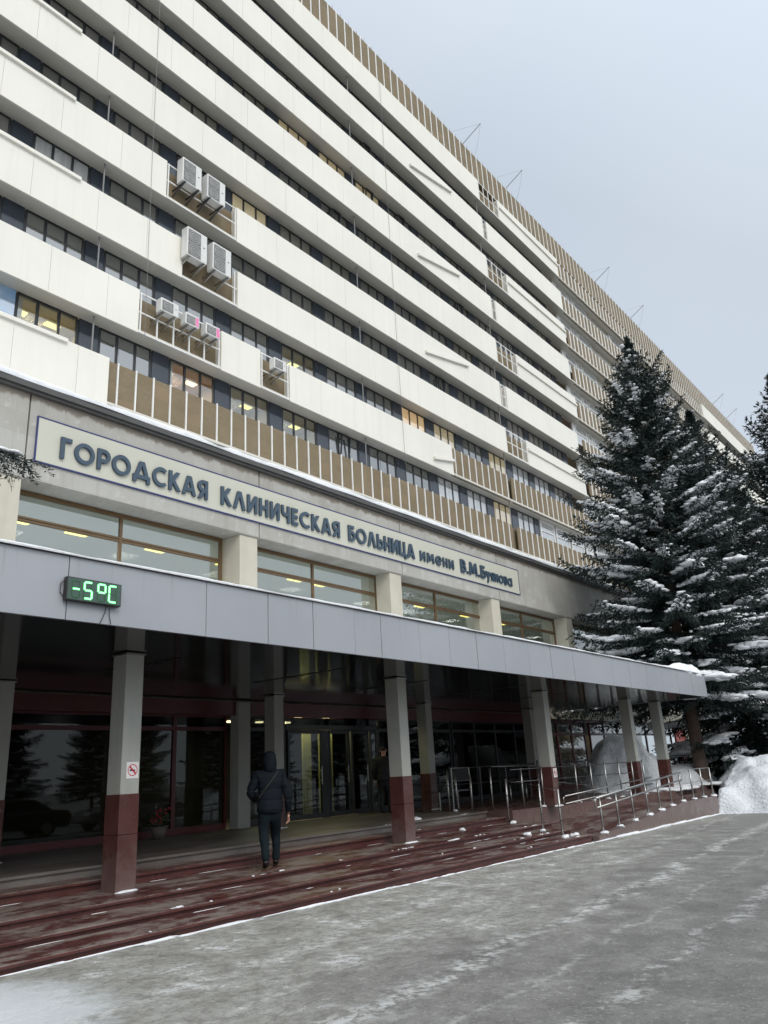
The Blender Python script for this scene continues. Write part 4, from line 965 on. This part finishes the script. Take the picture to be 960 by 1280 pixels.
def pile(x, y):
    d = math.hypot((x-29.9)/3.2, (y-12.3)/1.6); d += .26*mn.noise((x*.9, y*.9, 2)) + .10*mn.noise((x*2.3, y*2.3, 4))
    d2 = math.hypot((x-33.6)/2.6, (y-11.6)/1.7) + .2*mn.noise((x*.8, y*.8, 6))
    return .48 + max(1.95*sm((1-d)*1.25), 0.8*sm((1-d2)*1.5)) + (.10*mn.noise((x*1.5, y*1.5, 7)) + .06*mn.noise((x*4, y*4, 1)))*sm((1-d)*3)
heightfield('snow_pile', 26.2, 36.6, 9.9, 13.75, pile, 120, 60, 'bank_snow')
tag(bpy.data.objects['snow_pile'], 'big grey heap of shovelled snow on the platform behind the railings', 'snow')

# ------------------------------------------------------------------ spruces
def spruce(H, seed, rmax, z_low=.8, snow_amt=1.0, needle=.17, density=1.0):
    r = np.random.default_rng(seed); P = []; SN = MB(); BR = MB(); z = z_low
    def unit(v): return v/(np.linalg.norm(v, axis=-1, keepdims=True)+1e-9)
    def sprays(c, d, L_, wd):                                  # needle sprays: small diamonds pointing along d
        n = len(c); nn = r.normal(0, 1, (n, 3)); nn[:, 2] += .5; sd = unit(np.cross(d, nn))*(wd*.5)[:, None]; e = d*L_[:, None]
        P.append(np.stack([c, c+e*.45+sd, c+e, c+e*.45-sd], 1))
    while z < H-.1:
        t = z/H; Lb = rmax*(1-t)**.70*(1 if t > .12 else .8+1.7*t) + .05; nsc = 1 if t < .88 else .6; Lb *= min(1, (1-t)*7)**.6
        n = int(r.integers(7, 10)) if t < .85 else 6
        ph = r.uniform(0, 6.28)
        for b in range(n):
            a = ph + 2*math.pi*b/n + r.uniform(-.3, .3); L_ = Lb*r.choice((.55, .8, .95, 1.05, 1.18))*r.uniform(.9, 1.08); zz = z + r.uniform(-.25, .25)
            el = R(50*t*t + 10 - 20*(1-t)); ns = max(4, int(L_/.15)); s_ = np.linspace(0, 1, ns+1); da = a + .06*np.sin(3*s_+a*5)
            hz = L_*s_*math.cos(el); vz = L_*(math.sin(el)*s_ - .34*(1-t)*s_**2 + .24*(1-t*.4)*s_**4)
            pts = np.stack([hz*np.cos(da), hz*np.sin(da), zz+vz], 1)
            if L_ > .6: q = [Vector(p) for p in pts[::3]]+[Vector(pts[-1])]; BR.tube(q, [max(.006, .035*(L_/4)*(1-k_/(len(q)+.5))) for k_ in range(len(q))], 4, False)
            for i in range(1, ns+1):
                s = i/ns; d = unit(pts[i]-pts[i-1]); hor = unit(np.cross(d, [0, 0, 1.]))
                if s < .1 and L_ > 1: continue
                for sd_ in (-1, 1):
                    tl = min(1.15, L_*.46)*(1-s*.80)*r.uniform(.65, 1.2)*(.6+.4*min(1, s*4)) + .12*nsc
                    td = unit(d*.65 + hor*sd_*.8 + np.array([0, 0, -.25-.55*(1-t)*r.uniform(0, 1)]))
                    m_ = max(3, int(tl/(needle*.26)*density)); u = (np.arange(m_)+r.uniform(0, 1, m_))/m_
                    c = pts[i] + td*(tl*u)[:, None]; c[:, 2] -= .16*tl*u*u; c += r.normal(0, .02, (m_, 3))
                    dd = unit(td*.8 + r.normal(0, .42, (m_, 3)) + np.array([0, 0, -.12]))
                    sprays(c, dd, nsc*needle*r.uniform(.7, 1.5, m_), nsc*needle*.34*r.uniform(.7, 1.25, m_))
                m_ = 3; sprays(np.repeat(pts[i][None], m_, 0), unit(d + r.normal(0, .4, (m_, 3))), np.full(m_, needle*1.2), np.full(m_, needle*.4))
                if s > .3 and r.random() < snow_amt*.06*(1.15-t):
                    sd_ = r.choice((-1, 1)); q = r.uniform(.1, .5)*(1-s*.5); c = pts[i]+hor*sd_*q*.8+d*q*.5+np.array([0, 0, .05-.12*q])
                    SN.blob(tuple(c), (r.uniform(.05, .17), r.uniform(.05, .15), r.uniform(.025, .05)), int(r.integers(1e6)), 7, 4, .38)
            if L_ > .5 and r.random() < snow_amt*(1.0-.85*t):
                # a lumpy pad of snow following the outer part of the branch, with side lobes
                i0 = int(ns*r.uniform(.2, .6)); i1 = int(ns*r.uniform(.78, 1.0)); W = (.10+.30*(1-t))*r.uniform(.5, 1.4)
                for i in range(i0, i1+1):
                    u = (i-i0)/max(1, i1-i0); e = max(.25, math.sin(math.pi*(u*.9+.05))**.6); d = unit(pts[i]-pts[max(0, i-1)]); hor = unit(np.cross(d, [0, 0, 1.]))
                    if r.random() < .12: continue
                    c = pts[i]+hor*r.normal(0, .35*W)+np.array([0, 0, .05])
                    SN.blob(tuple(c), (W*e*r.uniform(.7, 1.2)+.05, W*e*r.uniform(.7, 1.2)+.05, (.045+.22*W)*e), int(r.integers(1e6)), 8, 5, .3)
                    if r.random() < .75:
                        q = r.uniform(.12, .5)*(1-.5*u); sd_ = r.choice((-1, 1)); c = pts[i]+hor*sd_*q+d*q*.6+np.array([0, 0, .04-.25*q])
                        SN.blob(tuple(c), (W*.6*r.uniform(.6, 1.3), W*.6*r.uniform(.6, 1.3), .03+.1*W), int(r.integers(1e6)), 7, 4, .35)
        z += .34 + .22*(1-t) if t < .9 else .18
    n = 70; u = r.uniform(0, 1, n); c = np.zeros((n, 3)); c[:, 2] = H-1.0+.95*u
    sprays(c, unit(r.normal(0, .6, (n, 3))+np.array([0, 0, .8])), np.full(n, needle*.7), np.full(n, needle*.2))
    V = np.concatenate(P).reshape(-1, 3).astype(np.float32); nf = len(V)//4
    me = bpy.data.meshes.new('foliage'); me.vertices.add(len(V)); me.vertices.foreach_set('co', V.ravel()); me.loops.add(4*nf); me.loops.foreach_set('vertex_index', np.arange(4*nf, dtype=np.int32))
    me.polygons.add(nf); me.polygons.foreach_set('loop_start', np.arange(0, 4*nf, 4, dtype=np.int32)); me.polygons.foreach_set('loop_total', np.full(nf, 4, dtype=np.int32)); me.update(calc_edges=True); me.validate()
    me.materials.append(MAT['needles'])
    ms = SN.mesh('snow'); ms.polygons.foreach_set('use_smooth', [True]*len(ms.polygons)); ms.materials.append(MAT['snow'])
    tr = MB(); tr.tube([(0, 0, -1), (0, 0, .3), (.02, 0, H*.4), (0, .02, H*.75), (0, 0, H)], [.34*H/20, .27*H/20, .17*H/20, .08*H/20, .012], 12); mt = tr.mesh('trunk'); mt.materials.append(MAT['bark'])
    mbr = BR.mesh('branch'); mbr.materials.append(MAT['bark'])
    print('spruce faces', nf, len(SN.f))
    return me, ms, mt, mbr
def plant(meshes, loc, rz, sc, label, group):
    t = thing('spruce_tree', label, 'tree', loc, group); t.rotation_euler = (0, 0, rz); t.scale = (sc,)*3
    for nm, me in zip(('foliage', 'snow', 'trunk', 'branch'), meshes):
        o = bpy.data.objects.new(nm, me); col.objects.link(o); o.parent = t
        if nm in ('branch', 'snow'): o['kind'] = 'stuff'
    return t
SPA = spruce(20.0, 5, 5.6, 3.9, 1.6, .17, 1.0)
SPB = spruce(16.5, 9, 4.3, 1.0, 1.5, .18, .9)
plant(SPA, (33.0, 10.4, .1), .4, 1.0, 'tall snow-laden spruce rising at the right end of the canopy', 'spruces around the drive')
plant(SPB, (36.6, 9.2, .1), 5.1, 1.04, 'shorter spruce rising close behind the right side of the tall one', 'spruces around the drive')
plant(SPB, (41.2, 6.1, .1), 2.2, 1.2, 'spruce cut off by the right edge of the photo behind the taller one', 'spruces around the drive')
# spruces across the drive, mirrored in the entrance glazing
lab = 'low spruce in the row across the drive, seen only as dark reflection'
for i, x in enumerate(np.arange(-6, 76, 3.9)):
    plant(SPB if i % 2 else SPA, (float(x), -8.5-(i*37 % 5)*.8, 0), i*1.3, (.42, .50, .46, .55)[i % 4]*(.92 if not i % 2 else 1.05), lab, 'spruces across the drive')

# near spruce bough at the left edge of the picture
def near_spruce():
    t = thing('spruce_tree', 'near spruce at the left edge with one snowy bough crossing the sign wall', 'tree', (.6, 6.2, .02), 'spruces around the drive')
    tr = MB(); tr.tube([(.6, 6.2, -.2), (.62, 6.2, 3), (.6, 6.2, 6.2)], [.10, .075, .015], 10); tr.build('trunk', 'bark', t)
    r = np.random.default_rng(3); fo = MB(); sn = MB(); br = MB()
    boughs = [((.6, 6.2, 4.38), (3.0, 6.02, 4.24), 1.0)]
    for z in np.arange(1.2, 6.0, .28):
        for b in range(6):
            a = r.uniform(1.7, 6.0); L_ = (1.25*(1-z/6.6)+.15)
            boughs.append(((.6, 6.2, z), (.6+L_*math.cos(a), 6.2+L_*math.sin(a), z-.12), .35))
    for bi, (p, q, dens) in enumerate(boughs):
        p, q = Vector(p), Vector(q); d = (q-p); L_ = d.length; d.normalize(); hor = d.cross(Vector((0, 0, 1))).normalized()
        br.tube([p, (p+q)/2, q], [.018, .012, .004], 5)
        ns = int(L_/.028*(1 if dens == 1 else .4))
        for i in range(ns):
            s = (i+.5)/ns
            for sd_ in (-1, 1):
                tl = (.36 if dens == 1 else .3)*(.75 if dens == 1 else 1-.5*s)*r.uniform(.5, 1.1); td = (d*.55+hor*sd_*.5+Vector((0, 0, -.8*r.uniform(.1, 1)))).normalized(); c0 = p+d*L_*s
                kk = int(tl/.006*dens) if dens == 1 else int(tl/.03)
                for k_ in range(kk):
                    u = k_/kk; c = c0+td*tl*u+Vector((0, 0, -.06*u*u)); dd = (td*.8+Vector(r.normal(0, .55, 3))).normalized(); nn = dd.orthogonal().normalized()
                    ln, wd = (.045, .016) if dens == 1 else (.06, .014)
                    fo.quad(c-nn*wd*.5, c+dd*ln*.5-nn*wd*.5, c+dd*ln, c+dd*ln*.5+nn*wd*.5)
                if dens == 1 and i % 9 == 0 and s > .45:
                    fo_c = c0+td*tl*.3+Vector((0, 0, .02)); sn.blob(tuple(fo_c), (.035, .022, .010), bi*100+i, 9, 5, .25)
        if dens == 1:
            for s in np.linspace(.35, .95, 16): sn.blob(tuple(p+d*L_*s+Vector((0, r.uniform(-.03, .03), .022))), (.085*r.uniform(.7, 1.2), .045, .02), int(s*1000), 10, 6, .2)
        elif r.random() < .5: sn.blob(tuple(p+d*L_*.7+Vector((0, 0, .03))), (.13, .1, .04), bi, 9, 5, .3)
    fo.build('foliage', 'needles', t); sn.build('snow', 'snow', t, smooth=True)['kind'] = 'stuff'; br.build('branch', 'bark', t)['kind'] = 'stuff'
near_spruce()

# ------------------------------------------------------------------ people
def skin(name, pts, edges, mat, parent, M_, sub=2, smooth=True):
    vs = [Vector(p[:3]) for p in pts]
    m = bpy.data.meshes.new(name); m.from_pydata([M_ @ v for v in vs], edges, []); m.update()
    o = bpy.data.objects.new(name, m); col.objects.link(o)
    o.modifiers.new('skin', 'SKIN'); 
    for i, p in enumerate(pts):
        sv = m.skin_vertices[0].data[i]; sv.radius = (p[3], p[4] if len(p) > 4 else p[3]); sv.use_root = (i == 0)
    if sub: s = o.modifiers.new('sub', 'SUBSURF'); s.levels = sub; s.render_levels = sub
    dg = bpy.context.evaluated_depsgraph_get(); dg.update(); me = bpy.data.meshes.new_from_object(o.evaluated_get(dg))
    bpy.data.objects.remove(o); me.materials.clear(); me.materials.append(MAT[mat])
    if name in ('jacket', 'trousers', 'hood'):
        from mathutils import noise as mn_
        for v in me.vertices: v.co += v.normal*(.012*mn_.noise(v.co*9+Vector((3, 1, 7))) + .006*mn_.noise(v.co*22))
    if smooth: me.polygons.foreach_set('use_smooth', [True]*len(me.polygons))
    ob = bpy.data.objects.new(name, me); col.objects.link(ob); ob.parent = parent
    return ob
def person(loc, heading, label, coat, pants, walking=True, hooded=True, H=1.0):
    t = thing('person', label, 'person', loc); t.rotation_euler = (0, 0, heading); t.scale = (H,)*3
    I = Matrix.Identity(3)                                       # +Y is forward, +X the figure's right
    st = .27 if walking else .03
    lf = (-.10, -st, .03); rf = (.115, st*.9, .02)               # feet: left behind with heel lifted, right in front
    lk = (-.105, -st*.15+.05, .49); rk = (.11, st*.75+.03, .50)
    lank = (-.10, -st, .13 if walking else .09); rank = (.115, st*.9-.03, .09)
    hipl, hipr, pel = (-.095, 0, .90), (.095, 0, .90), (0, 0, .95)
    rh = (.31, .06, .80); re = (.30, -.06, 1.10); rs = (.20, 0, 1.43)
    ls = (-.20, 0, 1.43)
    if walking: le, lh = (-.33, -.02, 1.16), (-.21, .20, 1.02)
    else: le, lh = (-.30, -.03, 1.12), (-.27, .1, .86)
    body = [(*pel, .10, .08), (0, 0, 1.2, .12, .09), (0, 0, 1.40, .12, .09), (0, .02, 1.52, .055), (0, .03, 1.60, .075, .085), (0, .035, 1.68, .085, .095), (0, .03, 1.75, .06, .07),
            (*hipl, .06), (*lk, .045), (*lank, .04), (lf[0], lf[1]+.12, .035, .035), (*hipr, .06), (*rk, .045), (*rank, .04), (rf[0], rf[1]+.12, .03, .035),
            (*ls, .06), (*le, .045), (*lh, .03), (*rs, .06), (*re, .045), (*rh, .03)]
    ed_ = [(0, 1), (1, 2), (2, 3), (3, 4), (4, 5), (5, 6), (0, 7), (7, 8), (8, 9), (9, 10), (0, 11), (11, 12), (12, 13), (13, 14), (2, 15), (15, 16), (16, 17), (2, 18), (18, 19), (19, 20)]
    # right hand: palm and five separate curled fingers, part of the same body mesh
    base = Vector(rh); parts = []
    b = skin('body', body, ed_, 'skin', t, I, 2)
    bm = bmesh.new(); bm.from_mesh(b.data)
    def chain(pts):
        o_ = skin('tmp', pts, [(i, i+1) for i in range(len(pts)-1)], 'skin', None, I, 1); bm.from_mesh(o_.data); bpy.data.objects.remove(o_)
    for hnd, sgn in ((rh, 1), (lh, -1)):
        hx, hy, hz = hnd; dn = -1 if (sgn == 1 or not walking) else -.2; fwd = 0 if dn == -1 else .9
        def P_(ax, d, off=0): return (hx+ax*0.3*sgn*-1+off*sgn*-1, hy+ax+fwd*d, hz+dn*d)
        chain([(hx, hy, hz, .028, .03), (hx, hy+.01+fwd*.05, hz+dn*.05, .018, .04), (hx, hy+.015+fwd*.09, hz+dn*.09, .014, .04)])
        for ax, ln in ((-.032, .062), (-.011, .078), (.011, .085), (.033, .076)):
            p0 = P_(ax, .075); p1 = P_(ax, .075+ln*.5, .004); p2 = P_(ax, .075+ln*.85, .018); p3 = P_(ax, .075+ln, .034)
            chain([(*p0, .010), (*p1, .009), (*p2, .008), (*p3, .007)])
        chain([(hx, hy+.03+fwd*.02, hz+dn*.02, .012), (hx-.01*sgn, hy+.058+fwd*.05, hz+dn*.05, .010), (hx-.016*sgn, hy+.062+fwd*.08, hz+dn*.085, .008)])
    # face: nose, ears, brow
    chain([(0, .12, 1.665, .012), (0, .145, 1.635, .015), (0, .125, 1.62, .012)])
    for s_ in (-1, 1): chain([(s_*.085, .03, 1.68, .012), (s_*.098, .02, 1.655, .014), (s_*.085, .03, 1.625, .01)])
    bm.to_mesh(b.data); bm.free(); b.data.polygons.foreach_set('use_smooth', [True]*len(b.data.polygons))
    for s_ in (-1, 1):
        e = MB(); e.blob((s_*.032, .118, 1.672), (.014, .008, .008), 1, 8, 5, 0); eo = e.mesh('eye'); eo.materials.append(MAT['sign_black']); ob = bpy.data.objects.new('eye', eo); col.objects.link(ob); ob.parent = t
    # jacket with quilting rolls
    jt = [(0, 0, .80, .235, .19), (0, 0, .90, .235, .185), (0, -.005, 1.02, .225, .17), (0, 0, 1.15, .225, .17), (0, 0, 1.28, .225, .165), (0, 0, 1.40, .19, .14), (0, .01, 1.49, .10, .09),
          (*ls, .105, .095), (ls[0]*.5+le[0]*.5, ls[1]*.5+le[1]*.5, ls[2]*.5+le[2]*.5, .088), (*le, .078), (le[0]*.45+lh[0]*.55, le[1]*.45+lh[1]*.55, le[2]*.45+lh[2]*.55, .068), (lh[0]+(le[0]-lh[0])*.06, lh[1]+(le[1]-lh[1])*.06, lh[2]+(le[2]-lh[2])*.06, .052),
          (*rs, .105, .095), (rs[0]*.5+re[0]*.5, rs[1]*.5+re[1]*.5, rs[2]*.5+re[2]*.5, .088), (*re, .078), (re[0]*.45+rh[0]*.55, re[1]*.45+rh[1]*.55, re[2]*.45+rh[2]*.55, .066), (rh[0]+(re[0]-rh[0])*.06, rh[1]+(re[1]-rh[1])*.06, rh[2]+(re[2]-rh[2])*.06, .052)]
    je = [(0, 1), (1, 2), (2, 3), (3, 4), (4, 5), (5, 6), (5, 7), (7, 8), (8, 9), (9, 10), (10, 11), (5, 12), (12, 13), (13, 14), (14, 15), (15, 16)]
    j = skin('jacket', jt, je, coat, t, I, 3)
    for v in j.data.vertices:                                    # horizontal quilting
        k_ = math.cos((v.co.z-.86)*math.pi/.17); d = v.normal
        v.co -= Vector((d.x, d.y, 0))*.010*abs(k_)**24
    skin('trousers', [(0, 0, .98, .17, .13), (0, 0, .88, .175, .14), (hipl[0], 0, .78, .105, .11), (lk[0], lk[1], lk[2], .082), (lank[0], lank[1], lank[2]+.06, .066), (lank[0], lank[1], lank[2]-.01, .07), (hipr[0], 0, .78, .105, .11), (rk[0], rk[1], rk[2], .082), (rank[0], rank[1], rank[2]+.06, .066), (rank[0], rank[1], rank[2]-.01, .07)],
         [(0, 1), (1, 2), (2, 3), (3, 4), (4, 5), (1, 6), (6, 7), (7, 8), (8, 9)], pants, t, I, 2)
    for (f_, an, lift) in ((lf, lank, walking), (rf, rank, False)):
        hz = .06 if lift else .035
        skin('boot', [(an[0], an[1], an[2]+.03, .055), (f_[0], f_[1], f_[2]+hz, .052, .05), (f_[0], f_[1]+.12, .042, .05, .036), (f_[0], f_[1]+.20, .036, .042, .03)], [(0, 1), (1, 2), (2, 3)], 'boot', t, I, 2)
    if hooded:
        skin('hood', [(0, -.005, 1.46, .125, .12), (0, -.03, 1.55, .118, .125), (0, -.02, 1.66, .128, .135), (0, .0, 1.765, .105, .11), (0, .01, 1.80, .055, .06)], [(0, 1), (1, 2), (2, 3), (3, 4)], coat, t, I, 3)
        s = MB(); s.tube([(.13, -.085, 1.475), (.05, -.155, 1.38), (-.08, -.168, 1.22), (-.185, -.115, 1.08), (-.22, 0, 1.0)], .014, 6); so_ = s.mesh('strap'); so_.materials.append(MAT['black_cable']); ob = bpy.data.objects.new('strap', so_); col.objects.link(ob); ob.parent = t
    else:
        skin('hair', [(0, -.005, 1.62, .08, .075), (0, .005, 1.71, .092, .10), (0, .015, 1.775, .065, .075)], [(0, 1), (1, 2)], 'hair', t, I, 2)
    return t
person((9.5, 9.95, .265), -R(38), 'person in dark hooded quilted jacket and dark trousers walking up the steps', 'jacket', 'trousers', True, True, .985)
person((17.95, 14.25, .54), -R(60), 'person in a black coat standing in the shade beside the entrance doors', 'black_coat', 'black_coat', False, False, 1.0)

# ------------------------------------------------------------------ cars across the drive (seen mirrored in the glazing)
def car(loc, rz, paint, label):
    t = thing('parked_car', label, 'car', loc, 'cars parked across the drive'); t.rotation_euler = (0, 0, rz)
    def P2(name, poly, y0, y1, mat, par=t, bev=.04):
        m = MB().prism(poly, y0, y1).mesh(name); m.materials.append(MAT[mat]); o = bpy.data.objects.new(name, m); col.objects.link(o); o.parent = par
        if bev: b = o.modifiers.new('bevel', 'BEVEL'); b.width = bev; b.segments = 3; b.limit_method = 'ANGLE'
        return o
    body = P2('body', [(-2.3, .32), (2.3, .32), (2.38, .55), (2.28, .78), (1.15, .95), (-1.7, 1.0), (-2.3, .95), (-2.36, .6)], -.9, .9, paint, bev=.1)
    cab = P2('cabin', [(-1.75, .97), (1.1, .93), (.35, 1.38), (-.2, 1.46), (-.95, 1.42)], -.74, .74, 'car_glass', bev=.08)
    P2('roof', [(-.95, 1.42), (.36, 1.38), (-.2, 1.475)], -.70, .70, paint, bev=.02)
    for x in (1.45, -1.4):
        for y in (-.82, .82):
            b = MB(); b.tube([(x, y-.11, .33), (x, y+.11, .33)], .33, 24); m = b.mesh('wheel'); m.materials.append(MAT['tyre']); o = bpy.data.objects.new('wheel', m); col.objects.link(o); o.parent = t
            b = MB(); s = 1 if y > 0 else -1; b.tube([(x, y+.10*s, .33), (x, y+.118*s, .33)], .21, 16); m = b.mesh('rim'); m.materials.append(MAT['alloy']); q = bpy.data.objects.new('rim', m); col.objects.link(q); q.parent = o
    for y in (-.65, .65):
        for (x, mt, nm) in ((2.3, 'lamp_lens', 'headlight'), (-2.33, 'tail', 'tail_light')):
            m = MB().box(x-.06, x+.06, y-.2, y+.2, .66, .80).mesh(nm); m.materials.append(MAT[mt]); o = bpy.data.objects.new(nm, m); col.objects.link(o); o.parent = t
    return t
car((16.5, -1.6, gz(16)), R(190), 'car_dark', 'dark saloon car across the drive, mirrored beside the nearest column')
car((22.5, -2.0, gz(22)), R(185), 'car_grey', 'grey saloon car across the drive, mirrored left of the pilaster')
car((11.0, -2.6, gz(11)), R(188), 'car_dark', 'dark saloon car across the drive, mirrored at the left edge')

bpy.context.view_layer.update()
